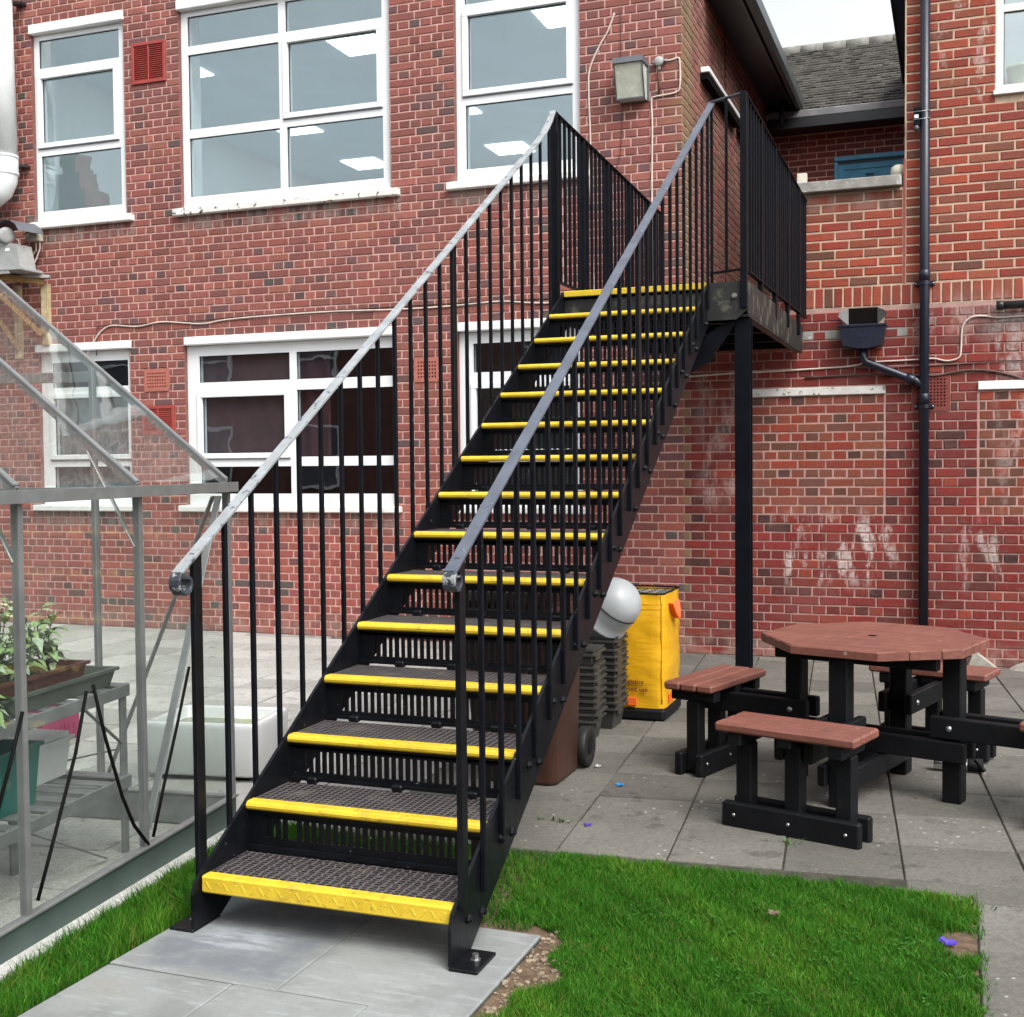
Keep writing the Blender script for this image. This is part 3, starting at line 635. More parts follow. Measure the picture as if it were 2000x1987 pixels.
# ------------------------------------------------------------------ annex with the upper wall on the right
ANX = empty('brick_annex', (3.0, 0, 0), 'orange and red brick annex wall behind the picnic table with blocked windows', 'building')
XJ = 3.274; XE = 4.95
ah = [(1.93,3.131,1.165,2.215),(3.828,5.03,1.165,2.215),(3.335,3.622,1.99,2.29),(2.60,3.60,10,11),(2.80,3.12,2.69,2.84)]
wa = Wall(lambda u, d, z: (u, -d, z))
wa.courses(1.488, XE, -.035, 2.84, ah, lambda u, z, w: pick(PAL_ANX), 'E', ref=.138, parity=0, tooth=-1, g=.0055)
# bricked-up windows, 5 mm back
for x0, x1 in ((1.93,3.131),(3.828,XE)):
    wa.courses(x0+.006, x1-.006, 1.165, 2.14, [], lambda u, z, w: pick(PAL_INF), 'E', ref=x0+.06, parity=1, d=-.003, g=.0055)
# soldier course on edge and stretcher bond above it
x = 2.50
while x < XE-.07:
    wa.brick(x, x+.0752, 2.847, 3.012, pick(PAL_UP)); x += .0752
rw = (3.945, 4.9, 4.455, 5.75)
def up_course(u0, u1, z0, z1, hs):
    k = 0; z = z0
    while z+.075 <= z1+1e-3:
        zc = z+.037
        for p, q in intervals(u0, u1, [(h[0],h[1]) for h in hs if h[2] < zc < h[3]]):
            for a, b in cut(p, q, .225, 3.30+(.1125 if k % 2 else 0)): wa.brick(a, b, z, z+.075, pick(PAL_UP), g=.0072)
        k += 1; z += .075
up_course(2.50, XJ-.008, 3.015, 3.775, []); up_course(XJ+.008, XE, 3.015, 6.3, [rw, (rw[0], rw[1], 4.38, 4.46)])
wa.build(ANX, M['brick2'], 300, skip=lambda u, v: u < 1480 or (v > 1190))
plate('mortar_bed', M['mortar3'], ANX, 1.482, XE, -.12, 2.845, [(2.82,3.10,2.70,2.84),(3.335,3.622,1.995,2.285)], lambda u, d, z: (u, .0062, z))
plate('mortar_bed', M['mortar2'], ANX, 2.50, XJ, 2.845, 3.78, [], lambda u, d, z: (u, .0062, z))
plate('mortar_bed', M['mortar2'], ANX, XJ, XE, 2.845, 6.3, [rw], lambda u, d, z: (u, .0060, z))
box('mastic_joint', M['sealred'], ANX, XJ-.0075, XJ+.0075, -.002, .02, 3.02, 4.0)
box('wall_core', M['mortar'], ANX, 1.49, XJ-.01, .008, .22, 2.2, 2.66); box('wall_core', M['mortar2'], ANX, 2.51, XJ-.012, .008, .22, 2.66, 3.775)
box('wall_core', M['mortar2'], ANX, XJ, rw[0]-.004, .008, .30, 2.66, 6.3); box('wall_core', M['mortar2'], ANX, rw[0]-.004, XE, .008, .30, 2.66, 4.45)
box('lintel', M['oldlintel'], ANX, 1.93, 3.132, -.016, .05, 2.141, 2.206, b=.005); box('lintel', M['lintel'], ANX, 3.826, XE, -.018, .05, 2.150, 2.218, b=.005)
cp = MB().box(2.43, 3.252, -.075, .26, 3.782, 3.866, b=.006); cp.build('coping', M['coping'], ANX)
airbrick(ANX, 3.335, 3.622, 1.995, 2.285, 9, 9, 'redairbrick')
w = window(ANX, 'window', rw[0], rw[1], 4.455, 5.75, [(4.0,4.85,4.505,5.062,0),(4.0,4.85,5.118,5.70,0)], yf=.03, fm='paintwhite', label='white painted window at the top right of the annex')
box('sill', M['lintel'], ANX, rw[0]-.02, rw[1], -.03, .03, 4.42, 4.4545, b=.004)
room(ANX, 3.6, 4.94, .32, 3.0, 4.2, 6.1, 'ceiling', 'plaster', 'plaster', True)
box('eaves', M['gutter'], ANX, 3.05, 3.30, .02, 7.4, 6.18, 6.32); box('fascia', M['gutter'], ANX, 3.035, 3.05, .02, 7.4, 6.14, 6.34)
box('side_wall', M['brick2'], ANX, XJ+.002, XJ+.2, .30, 5.0, 2.7, 6.2, tint=[(.25,.08,.06,1)]*8)
box('terrace_deck', M['coping'], ANX, 1.49, 3.30, .0, 5.1, 2.60, 2.668)
bowl = MB().lathe([(.0,0),(.085,0),(.092,.01),(.108,.15),(.114,.152),(.114,.175),(.105,.178),(.09,.15),(.08,.02),(0,.015)], (4.135,.19,4.50), n=24)
bowl.build('bowl', mat('lime_plastic_bowl', (.66,.70,.42), .4, .04), None, 'pale yellow plastic tub on the sill inside the upper right window', 'tub', loc=(4.135,.19,4.50))

# ------------------------------------------------------------------ rear building with blue door and tiled roof
REAR = empty('rear_building', (2.3, 5.1, 2.66), 'low brick building behind the roof terrace with a mossy tiled roof', 'building')
wr = Wall(lambda u, d, z: (u, 5.1-d, z))
wr.courses(1.49, 4.2, 2.66, 5.62, [(2.262,3.2,2.6,5.275)], lambda u, z, w: pick(PAL_REAR), 'S', ref=1.6, parity=0)
wr.build(REAR, M['brick2'], 0)
plate('mortar_bed', M['mortar'], REAR, 1.47, 4.2, 2.6, 5.7, [(2.262,3.2,2.6,5.275)], lambda u, d, z: (u, 5.1065, z))
dr = bpy.data.objects.new('door', None); COL.objects.link(dr); dr.parent = REAR; dr.location = Vector((2.262,5.1,2.66))-origin(REAR); dr['label'] = 'blue painted door'
df = MB(); df.box(2.262,3.2,5.03,5.16,5.222,5.274,b=.004); df.box(2.262,2.302,5.05,5.16,2.66,5.215,b=.004); df.build('door_frame', M['blue'], dr)
box('shadow_gap', M['bluedark'], dr, 2.264, 3.198, 5.07, 5.16, 5.2155, 5.2215); box('door_leaf', M['blue'], dr, 2.306, 3.2, 5.085, 5.125, 2.67, 5.19, b=.004)
pn = MB(); pn.box(2.36,3.2,5.072,5.0845,5.12,5.14); pn.box(2.36,2.38,5.072,5.0845,2.8,5.12); pn.build('moulding', M['blue'], dr)
box('door_handle', M['blue'], dr, 2.62, 2.72, 5.05, 5.0845, 5.045, 5.062, b=.005)
g = MB().prism([(4.70,5.585),(4.70,5.70),(4.71,5.70),(4.71,5.60),(4.80,5.60),(4.80,5.70),(4.81,5.70),(4.81,5.585)], 'x', 1.50, 3.6); g.build('gutter', M['gutter'], REAR)
box('lead_flashing', M['lead'], REAR, 1.52, 3.5, 4.715, 4.84, 5.702, 5.795, b=.01)
box('soffit', M['gutter'], REAR, 1.49, 3.6, 4.81, 5.1, 5.60, 5.62)
roof = MB(); tn = .65; rows = 26; gau = .1; cs, sn = 1/math.hypot(1, tn), tn/math.hypot(1, tn)
for k in range(rows):
    y = 4.75 + k*gau*cs; z = 5.80 + k*gau*sn
    x = 1.40 + (k % 2)*.06
    while x < 3.5:
        a, b = x+.0015, x+.1185; lift = random.uniform(.016,.030); sg = random.uniform(-.005,.005); l2 = .125
        roof.hexa([(a,y,z+lift-.014),(b,y,z+lift-.014+sg),(b,y+l2*cs,z+l2*sn-.014),(a,y+l2*cs,z+l2*sn-.014),(a,y,z+lift),(b,y,z+lift+sg),(b,y+l2*cs,z+l2*sn+.001),(a,y+l2*cs,z+l2*sn+.001)]); x += .12
yr, zr = 4.75+rows*gau*cs, 5.80+rows*gau*sn
ro = MB().add([(1.35,4.74,5.78),(3.6,4.74,5.78),(3.6,yr,zr-.012),(1.35,yr,zr-.012)],[(0,1,2,3)]); ro.add([(1.35,yr,zr-.012),(3.6,yr,zr-.012),(3.6,yr+2,zr-1.3),(1.35,yr+2,zr-1.3)],[(0,1,2,3)]); ro = ro.build('roof', M['tile'], REAR)
roof.build('roof_tiles', M['tile'], ro, kind='stuff')
x = 1.35
while x < 3.5:
    MB().lathe([(.0,0),(.095,0),(.10,.295),(.0,.295)], (x, yr, zr-.03), Vector((1,0,0)), 14).build('ridge_tile', M['ridge'], ro); x += .30

# ------------------------------------------------------------------ ground
gr = MB(); gr.add([(x, y, gz(x, y)-.045) for x, y in ((-60,-60),(60,-60),(60,60),(-60,60))], [(0,1,2,3)])
gr.build('ground', M['joint'], None, kind='structure')
XG0, XG1, YG = 2.43, 3.742, -5.672       # lawn
PAV = MB(); a5 = math.radians(5.0); ex = Vector((math.cos(a5), math.sin(a5), 0)); ey = Vector((-math.sin(a5), math.cos(a5), 0)); P0 = Vector((2.61, -5.588, 0))
pav = gr_dummy = MB().add([(-7.0,.4,gz(0,.4)-.009),(-7.0,-10,gz(0,-10)-.009),(8,-10,gz(0,-10)-.009),(8,.4,gz(0,.4)-.009)],[(0,1,2,3)]).build('paving', M['joint'], None, kind='structure')
def clip(poly, nx, ny, c):      # keep nx*x+ny*y <= c
    out = []
    for i in range(len(poly)):
        p, q = poly[i], poly[(i+1) % len(poly)]; a, b = nx*p[0]+ny*p[1]-c, nx*q[0]+ny*q[1]-c
        if a <= 0: out.append(p)
        if (a < 0 < b) or (b < 0 < a): t = a/(a-b); out.append((p[0]+(q[0]-p[0])*t, p[1]+(q[1]-p[1])*t))
    return out
def flagstone(poly, name, material, parent, top=0.0, th=.03, jt=.0055):
    jt = jt*random.uniform(.7,1.4)
    if len(poly) < 3: return
    ar = sum(poly[i][0]*poly[(i+1)%len(poly)][1]-poly[(i+1)%len(poly)][0]*poly[i][1] for i in range(len(poly)))/2
    if abs(ar) < .004: return
    if ar < 0: poly = poly[::-1]
    cx = sum(p[0] for p in poly)/len(poly); cy = sum(p[1] for p in poly)/len(poly); n = len(poly)
    tx, ty, tz = random.uniform(-.006,.006), random.uniform(-.006,.006), random.uniform(-.003,.003)
    def P(p, ins, dz):
        d = math.hypot(p[0]-cx, p[1]-cy); k = (d-ins)/d; x, y = cx+(p[0]-cx)*k, cy+(p[1]-cy)*k
        return (x, y, gz(x, y)+top+tz+tx*(x-cx)+ty*(y-cy)+dz)
    vs = [P(p, .010, 0) for p in poly]+[P(p, jt, -.004) for p in poly]+[P(p, jt, -th) for p in poly]
    fs = [tuple(range(n))]+[(n+i, n+(i+1)%n, (i+1)%n, i) for i in range(n)]+[(2*n+i, 2*n+(i+1)%n, n+(i+1)%n, n+i) for i in range(n)]
    o = MB().add(vs, fs); return o.build(name, material, parent)
fl = []
for i in range(-22, 7):
    for j in range(-9, 16):
        pitch = .447; off = P0 + ex*(i*pitch) + ey*(j*pitch+.015)
        poly = [off, off+ex*pitch, off+ex*pitch+ey*pitch, off+ey*pitch]; poly = [(p.x, p.y) for p in poly]
        c = off+(ex+ey)*pitch/2
        if c.y > .1: continue
        poly = clip(poly, 0, 1, -.012)
        # leave out the lawn, the slab and the strip beside the greenhouse
        if c.x > .70+(-5.7-c.y)*.116 and c.y < YG+.2 and c.x < XG1+.35:
            if c.x < XG1: poly = clip(poly, 0, -1, -YG) if len(poly) > 2 else poly
            if c.y < YG-.05 and c.x < XG1-.05: continue
        if c.x > XG1 and c.y < YG: continue
        if len(poly) < 3: continue
        pr_ = [px((p[0], p[1], gz(*p))) for p in poly]
        if min(p[2] for p in pr_) < .5: continue
        if max(p[0] for p in pr_) < -20 or min(p[0] for p in pr_) > 2020 or min(p[1] for p in pr_) > 2030: continue
        fl.append((min(p[2] for p in pr_), poly))
fl.sort(key=lambda t: t[0])
for z_, poly in fl[:290]: flagstone(poly, 'flag', M['flag' if sum(p[0] for p in poly)/len(poly) > 1.35-.087*(sum(p[1] for p in poly)/len(poly)+5) else 'flaglit'], pav)  # flags on the left take the lit copy, those on the patio the darker
# path beside the lawn on the right: squarer flags
for k in range(5):
    y1 = YG-.004-k*.455; poly = [(XG1+.006, y1-.452), (XG1+.46, y1-.452), (XG1+.46, y1), (XG1+.006, y1)]; flagstone(poly, 'flag', M['flag'], pav)
# new slab at the foot of the stairs: 600 mm flags, second row staggered
SLB = MB().add([(1.19,-8.4,gz(0,-8.4)-.004),(2.41,-8.4,gz(0,-8.4)-.004),(2.41,-6.485,gz(0,-6.485)-.004),(1.19,-6.485,gz(0,-6.485)-.004)],[(0,1,2,3)]).build('concrete_path', M['joint'], None, kind='structure')
for x0, x1, y0, y1 in ((1.204,1.800,-7.148,-6.49),(1.803,2.402,-7.148,-6.49),(1.204,1.655,-7.75,-7.152),(1.658,2.105,-7.75,-7.152),(2.108,2.405,-7.75,-7.152),(1.204,1.80,-8.35,-7.753),(1.803,2.405,-8.35,-7.753)):
    flagstone([(x0,y0),(x1,y0),(x1,y1),(x0,y1)], 'flag', M['slab'], SLB, top=.004, jt=.0006)
# ground under the lawn, soil strip by the slab
sl_ = MB()
def quad(mb, x0, x1, y0, y1, dz): mb.add([(x0,y0,gz(x0,y0)+dz),(x1,y0,gz(x1,y0)+dz),(x1,y1,gz(x1,y1)+dz),(x0,y1,gz(x0,y1)+dz)],[(0,1,2,3)])
soil = MB(); quad(soil, .72, XG1+.004, -8.6, YG, -.0055); soil.build('soil', M['soil'], None, kind='structure')
# pale concrete strip along the greenhouse
GA = Vector((.918,-7.302,0)); GD = Vector((-.1159,.99326,0)); GN = Vector((GD.y,-GD.x,0))
def gp(s, w, z): v = GA+GD*s-GN*w; return (v.x, v.y, z)
st = MB(); 
for s0, s1 in ((-1.6,-.3),(-.297,.90),(.903,1.62)):
    st.hexa([gp(s0,-.075,.02),gp(s1,-.075,.02),gp(s1,.10,.02),gp(s0,.10,.02)]+[gp(s0,-.075,gz(0,GA.y+s0)+.020),gp(s1,-.075,gz(0,GA.y+s1)+.020),gp(s1,.10,gz(0,GA.y+s1)+.020),gp(s0,.10,gz(0,GA.y+s0)+.020)])
st.build('concrete_footing', M['strip'], None, kind='structure')
# grass blades
def grass(name, pts, hmin, hmax, label):
    n = len(pts); h = rng.uniform(hmin, hmax, n)*rng.uniform(.7,1.15,n); an = rng.uniform(0, 2*np.pi, n); w = rng.uniform(.0009,.0019,n)
    lean = rng.uniform(.1,.9,n)*h; la = rng.uniform(0,2*np.pi,n)
    x, y = pts[:,0], pts[:,1]; h *= 1+.22*np.sin(x*9.1+1)*np.sin(y*8.3)+.12*np.sin(x*27+y*31); z = -0.03-0.01365*y-.008
    cx, cy = np.cos(an)*w, np.sin(an)*w; lx, ly = np.cos(la)*lean, np.sin(la)*lean
    V = np.zeros((n,5,3)); 
    V[:,0] = np.stack([x-cx,y-cy,z],1); V[:,1] = np.stack([x+cx,y+cy,z],1)
    V[:,2] = np.stack([x+cx*.8+lx*.35,y+cy*.8+ly*.35,z+h*.6],1); V[:,3] = np.stack([x-cx*.8+lx*.35,y-cy*.8+ly*.35,z+h*.6],1); V[:,4] = np.stack([x+lx,y+ly,z+h],1)
    b = np.arange(n)*5; loops = np.stack([b,b+1,b+2,b+3,b+3,b+2,b+4],1).ravel()
    me = bpy.data.meshes.new(name); me.vertices.add(n*5); me.vertices.foreach_set('co', V.ravel()); me.loops.add(n*7); me.loops.foreach_set('vertex_index', loops)
    me.polygons.add(n*2); ls = (np.arange(n)[:,None]*7+np.array([0,4])).ravel(); me.polygons.foreach_set('loop_start', ls)
    try: me.polygons.foreach_set('loop_total', np.tile([4,3], n))
    except Exception: pass
    me.update(calc_edges=True); me.validate()
    base = np.array([.038,.158,.011]); c = base*rng.uniform(.7,1.35,(n,1))*np.array([1,1,1]); dry = rng.random(n) < .05; c[dry] = np.array([.17,.17,.05])*rng.uniform(.7,1.2,(dry.sum(),1))
    pale = rng.random(n) < .2; c[pale] = np.array([.085,.215,.022])*rng.uniform(.8,1.2,(pale.sum(),1))
    pn = np.sin(x*5.1+1.3)*np.sin(y*4.3+.4)+.6*np.sin(x*11+y*9); c *= (1+.12*pn)[:,None]; c[:,0] *= (1+.28*np.clip(pn,0,1)); p2 = np.sin(x*17.3+2)*np.sin(y*14.1)+np.sin(x*29+y*23); c *= (1+.07*p2)[:,None]
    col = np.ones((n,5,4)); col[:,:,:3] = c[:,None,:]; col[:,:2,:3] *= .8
    at = me.attributes.new('tint','FLOAT_COLOR','POINT'); at.data.foreach_set('color', col.astype(np.float32).ravel())
    me.materials.append(M['grass']); o = bpy.data.objects.new(name, me); COL.objects.link(o); return prop(o, label, 'grass', kind='stuff')
def scatter(n, x0, x1, y0, y1): return np.stack([rng.uniform(x0,x1,n), rng.uniform(y0,y1,n)],1)
p = scatter(230000, 2.20, XG1+.03, -7.28, YG+.04)
nb = .05*np.sin(p[:,1]*9)+.03*np.sin(p[:,1]*23+1)
edge = 2.50+nb; keep = (p[:,0] > edge) | (p[:,1] > -6.40+.04*np.sin(p[:,0]*20))
keep &= ~(((p[:,0]-3.70)**2/.006+(p[:,1]+6.10)**2/.02) < 1+rng.uniform(-.5,.5,len(p)))     # bare patch by the kerb
ek = .014*np.sin(p[:,1]*31)+.012*np.sin(p[:,1]*77+2); keep &= (p[:,0] < XG1-.004+ek*1.0) | (rng.random(len(p)) < .12); keep &= (p[:,1] < YG+.012+.012*np.sin(p[:,0]*37)+.010*np.sin(p[:,0]*83)) | (rng.random(len(p)) < .10)
for wx, wy, wr in ((2.86,-6.42,.05),(3.32,-6.62,.06),(3.05,-5.95,.04),(2.70,-6.05,.045),(3.45,-6.02,.05)): keep &= (((p[:,0]-wx)**2+(p[:,1]-wy)**2) > wr*wr) | (rng.random(len(p)) < .45)
p = p[keep]; under = scatter(26000, .95, 2.35, -6.46, YG+.01); under = under[(under[:,0] > .90)&(rng.random(len(under)) < .8)]
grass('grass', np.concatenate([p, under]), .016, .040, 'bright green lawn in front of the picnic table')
q = scatter(46000, .80, 1.21, -8.2, -5.7); wl_ = .918+.105-(q[:,1]+7.302)*.1107-.03; q = q[(q[:,0] > wl_+.0)&(q[:,0] < 1.205)&(q[:,1] > -8.0)]
grass('grass', q, .03, .072, 'narrow strip of longer grass between the greenhouse and the concrete path')
# clover and plantain leaves scattered in the lawn
cl = MB()
for i in range(34):
    cx_, cy_ = random.uniform(2.55,3.7), random.uniform(-7.0,-5.75)
    for k in range(random.randint(4,14)):
        x, y = cx_+random.gauss(0,.03), cy_+random.gauss(0,.03); a = random.uniform(0,6.28); zz = gz(x,y)+random.uniform(.012,.028); r = random.uniform(.004,.009)
        if x < 2.53 or x > XG1 or y > YG: continue
        d_ = Vector((math.cos(a),math.sin(a),random.uniform(-.2,.4)))*r*1.5; w_ = Vector((-math.sin(a),math.cos(a),0))*r*.7; q = Vector((x,y,zz))
        cl.add([q-d_, q-w_, q+d_, q+w_], [(0,1,2,3)])
cl.build('clover', mat('clover_leaf', (.030,.105,.014), .75, .3, 40, spec=.08), None, 'small round clover leaves scattered through the lawn', 'clover', kind='stuff')
# small stones on the soil strip
gv = MB(); 
for i in range(300):
    x, y = random.uniform(2.41,2.56), random.uniform(-7.3,-6.42); s_ = random.choice((.002,.003,.003,.004,.005,.008)); c = Vector((x, y, gz(x,y)-.0045+s_*.3)); a = random.uniform(0,6.28)
    gv.obox(c, Vector((math.cos(a),math.sin(a),.1)).normalized(), Vector((-math.sin(a),math.cos(a),0)), Vector((0,0,1)), s_*random.uniform(.8,1.5), s_, s_*.6, s_*.35)
gv.build('gravel', mat('pale_gravel', (.23,.18,.125), .85, .4, 60), None, 'small pale stones on the bare soil by the path edge', 'gravel', kind='stuff')

# ------------------------------------------------------------------ the stairs
XL, XR, Y1, ZN, GO, RI = 1.3143, 2.2274, -6.8149, .2477, .2874, .1751; SLP = RI/GO
ST = empty('metal_staircase', (1.77, -6.8, .063), 'black metal fire escape staircase with yellow nosings and grey handrails', 'staircase')
def nl(y): return ZN+(y-Y1)*SLP           # nosing line
YT, ZT = Y1+14*GO, ZN+14*RI
gF = gz(0,-6.8)+.004
spoly = [(-6.858,gF+.012),(-6.858,.195),(-6.838,.235),(-6.80,.262),(YT+.02,ZT+.006),(YT+.10,ZT+.006),(YT+.10,ZT-.20),(YT-.06,nl(YT-.06)-.262),(-6.30,nl(-6.30)-.25),(-6.55,.165),(-6.70,gF+.012)]
for x0, nm in ((XL-.012,'stringer'),(XR,'stringer')): MB().prism(spoly, 'x', x0, x0+.012).build('stringer', M['black'], ST)
for X, s_ in ((XL-.012,-1),(XR+.012,1)):
    fp = MB(); a, b = (X-.085, X+.010) if s_ < 0 else (X-.010, X+.085); fp.box(a, b, -6.862, -6.70, gF, gF+.012, b=.003); fp = fp.build('foot_plate', M['black'], ST)
    bl = MB().lathe([(.0,.030),(.011,.030),(.011,.014),(.018,.014),(.018,.010),(0,.010)], (X+s_*.045,-6.775,gF), n=6, smooth=False); bl.build('bolt', M['bolt'], ST)
def nosing(i, y, z):
    mb = MB()
    if i == 0:
        mb.box(XL+.003, XR-.003, y-.006, y+.045, z-.056, z+.002, b=.006); o = mb.build('nosing', M['yellow'], ST)
        ch = MB(); n_ = 26
        for k in range(n_):
            x = XL+.03+(XR-XL-.06)*k/(n_-1); sg = 1 if k % 2 else -1
            ch.obox(Vector((x,y-.0056,z-.028)), Vector((.55*sg,0,.83)), Vector((0,1,0)), Vector((-.83*sg,0,.55)), .014, .0016, .003, .0008)
        ch.build('checker_ridge', M['yellow'], o)
    elif i == 14: mb.box(XL+.003, XR+.02, y-.012, y+.03, z-.034, z+.004, b=.004).build('nosing', M['yellow'], ST)
    else:
        prof = [(y-.012+.020*(1-math.cos(t)), z-.017+.018*math.sin(t)) for t in [math.radians(a) for a in (-70,-45,-20,0,20,45,70,90)]]
        prof = [(y-.008, z-.027),(y-.014,z-.021),(y-.016,z-.012),(y-.011,z-.003),(y-.003,z+.002),(y+.035,z+.002),(y+.035,z-.027)]
        MB().prism(prof[::-1], 'x', XL+.003, XR-.003).build('nosing', M['yellow'], ST)
for i in range(15):
    y, z = Y1+i*GO, ZN+i*RI
    nosing(i, y, z)
    if i == 14: break
    tr = MB(); y0 = y+(.046 if i == 0 else .036); tr.box(XL+.001, XR-.001, y0, y+GO-.012, z-.022, z, b=.003)
    tr = tr.build('tread', M['tread1' if i == 0 else 'tread'], ST)
    MB().box(XL+.001, XR-.001, y+.014, y+.030, z-(.052 if i == 0 else .060), z-.0285).build('tread_lip', M['blackplain'], tr)
    for X in (XL+.02, XR-.02): MB().box(X-.018, X+.018, y+.06, y+.22, z-.052, z-.0225, b=.004).build('tread_bracket', M['blackplain'], tr)
    # slotted cast riser
    yr = y+GO+.014; zb, zt = z+.014, z+RI-.030; r = MB(); n_ = 28; a0, a1 = XL+.055, XR-.055; pt = (a1-a0)/n_; sl0, sl1 = zb+.020, zt-.020
    if i == 0: zb = z-.01; sl0 = z+.045
    r.box(XL+.001, XR-.001, yr, yr+.010, sl1, zt); r.box(XL+.001, XR-.001, yr, yr+.010, zb, sl0)
    r.box(XL+.001, a0+pt*.22, yr+.0003, yr+.0097, sl0+.0005, sl1-.0005); r.box(a1-pt*.22, XR-.001, yr+.0003, yr+.0097, sl0+.0005, sl1-.0005)
    for k in range(1, n_):
        if (i == 0 and k == 4): continue
        x = a0+pt*k; w_ = pt*.27*random.uniform(.9,1.15); r.box(x-w_, x+w_, yr+.0006, yr+.0094, sl0+.0005, sl1-.0005)
    if i == 0: r.box(XL+.001, XR-.001, yr-.02, yr, z+.0, z+.018)
    r.box(XL+.001, XR-.001, yr-.014, yr+.0, zt-.008, zt); r.box(XL+.001, XR-.001, yr-.018, yr+.004, zb-.008, zb+.004)
    r = r.build('riser_grille', M['black'], ST)
    for k in range(3): 
        x = XL+(XR-XL)*(k+.5)/3+random.uniform(-.05,.05); MB().box(x-.022, x+.022, yr-.034, yr+.002, z-.002, zb+.010, b=.006).build('riser_foot', M['black'], r)
    for yy, dz in ((y+.09,-.045),(y+.20,-.06)):
        MB().lathe([(0,.018),(.010,.018),(.012,.010),(.016,.006),(.016,0),(0,0)], (XR+.012,yy,z+dz-.02), Vector((1,0,0)), 8, False).build('bolt', M['black'], ST); MB().lathe([(0,.014),(.009,.014),(.011,.006),(.011,0),(0,0)], (XL,yy,z+dz+.03), Vector((1,0,0)), 8, False).build('bolt', M['black'], ST)
# handrails
LX, RX = 1.2935, 2.2485
def lrail(y): return 1.297+.6235*(y+6.832)
def rrail(y): return 1.284+.6077*(y+6.86)
def scroll(X, y, z, slope, r=.042):
    # curl below the rail end
    pts = []; a0 = math.atan(slope)
    cy, cz = y+r*math.sin(a0)*1.0, z-r*math.cos(a0)
    for k in range(0, 15):
        t = math.pi/2+a0+k*math.radians(20); rr = r*(1-.028*k); pts.append((X, cy+rr*math.cos(t), cz+rr*math.sin(t)))
    return pts
def flatbar(pts, w, th, mb):
    """flat bar swept in the YZ plane, width along X"""
    P_ = [Vector(p) for p in pts]; vs = []; fs = []
    for i, p in enumerate(P_):
        d = (P_[min(i+1,len(P_)-1)]-P_[max(i-1,0)]).normalized(); nrm = Vector((1,0,0)).cross(d).normalized(); sx = Vector((w/2,0,0)); e = .0018
        vs += [p-sx*.9-nrm*th/2, p-sx-nrm*(th/2-e), p-sx+nrm*(th/2-e), p-sx*.9+nrm*th/2, p+sx*.9+nrm*th/2, p+sx+nrm*(th/2-e), p+sx-nrm*(th/2-e), p+sx*.9-nrm*th/2]
    for i in range(len(P_)-1):
        for k in range(8): fs.append((i*8+k, i*8+(k+1)%8, (i+1)*8+(k+1)%8, (i+1)*8+k))
    n = len(P_); fs += [tuple(range(8))[::-1], tuple(range((n-1)*8, n*8))]
    mb.add(vs, [f[::-1] for f in fs]); return mb
ylow = -6.885
o = flatbar([(LX,ylow,lrail(ylow)),(LX,-5.6,lrail(-5.6)),(LX,-4.4,lrail(-4.4)),(LX,-3.22,lrail(-3.22)),(LX,-3.10,lrail(-3.10)+.006),(LX,-2.99,lrail(-2.99)+.035),(LX-.012,-2.91,3.79),(LX-.03,-2.83,3.835)], .042, .012, MB()).build('handrail', M['rail'], ST, label='worn pale grey left handrail')
flatbar(scroll(LX, ylow+.004, lrail(ylow)+.001, .6235)[::1], .042, .012, MB()).build('rail_scroll', M['railtip'], o)
o = flatbar([(RX,-6.855,rrail(-6.855)),(RX,-5.4,rrail(-5.4)),(RX,-4.0,rrail(-4.0)),(RX,-2.69,rrail(-2.69))], .042, .012, MB()).build('handrail', M['railb'], ST, label='blue grey right handrail')
flatbar(scroll(RX, -6.851, rrail(-6.855)+.001, .6077, .034), .042, .012, MB()).build('rail_scroll', M['railtip'], o)
# balusters: one every 172 mm, thick standards at the ends and half way
def bar(name, X, y, z0, z1, w, d, material='blackplain'): return MB().box(X-w/2, X+w/2, y-d/2, y+d/2, z0, z1, b=.002).build(name, M[material], ST)
for k in range(24):
    y = -6.782+k*.1718
    thick = k in (0, 13)
    for X, rf_ in ((LX, lrail), (RX, rrail)):
        if k == 23 and X == LX: zt = 3.70
        else: zt = rf_(y)-.004
        bar('standard' if thick else 'baluster', X, y, nl(y)-.14 if not (k == 0) else nl(y)-.03, zt, .020 if thick else .017, .044 if thick else .017, 'black' if thick else 'blackplain')
# landing
DX0, DX1, DY0 = 1.262, 2.475, YT
box('landing_deck', M['blackdirty'], ST, XL-.02, DX1, DY0+.032, -.065, ZT-.030, ZT, b=.003)
box('landing_beam', M['blackdirty'], ST, DX1+.001, DX1+.013, DY0+.005, -.062, ZT-.195, ZT+.002, b=.002); box('landing_beam', M['blackdirty'], ST, XL-.034, XL-.0215, DY0+.11, -.062, ZT-.195, ZT+.002, b=.002)
fl_ = MB(); fl_.box(DX1-.045, DX1+.012, DY0+.012, -.064, ZT-.210, ZT-.1955); fl_.build('beam_flange', M['blackdirty'], ST)
for y in (-2.1,-1.4,-.7,-.10): box('cross_beam', M['blackplain'], ST, XL-.02, DX1-.001, y-.03, y+.03, ZT-.17, ZT-.0305)
MB().prism([(XR+.0125,ZT+.002),(DX1+.013,ZT+.002),(DX1+.013,ZT-.165),(DX1-.06,ZT-.228),(XR+.0125,ZT-.228)], 'y', DY0-.012, DY0).build('end_plate', M['blackdirty'], ST)
MB().prism([(XR-.25,ZT-.62),(XR+.0115,ZT-.48),(DX1-.06,ZT-.232),(DX1-.11,ZT-.232),(XR+.0115,ZT-.30)], 'y', DY0+.02, DY0+.032).build('gusset', M['blackplain'], ST)
box('fascia_plate', M['blackdirty'], ST, XL+.002, XR-.002, DY0+.014, DY0+.026, ZT-.14, ZT-.034)
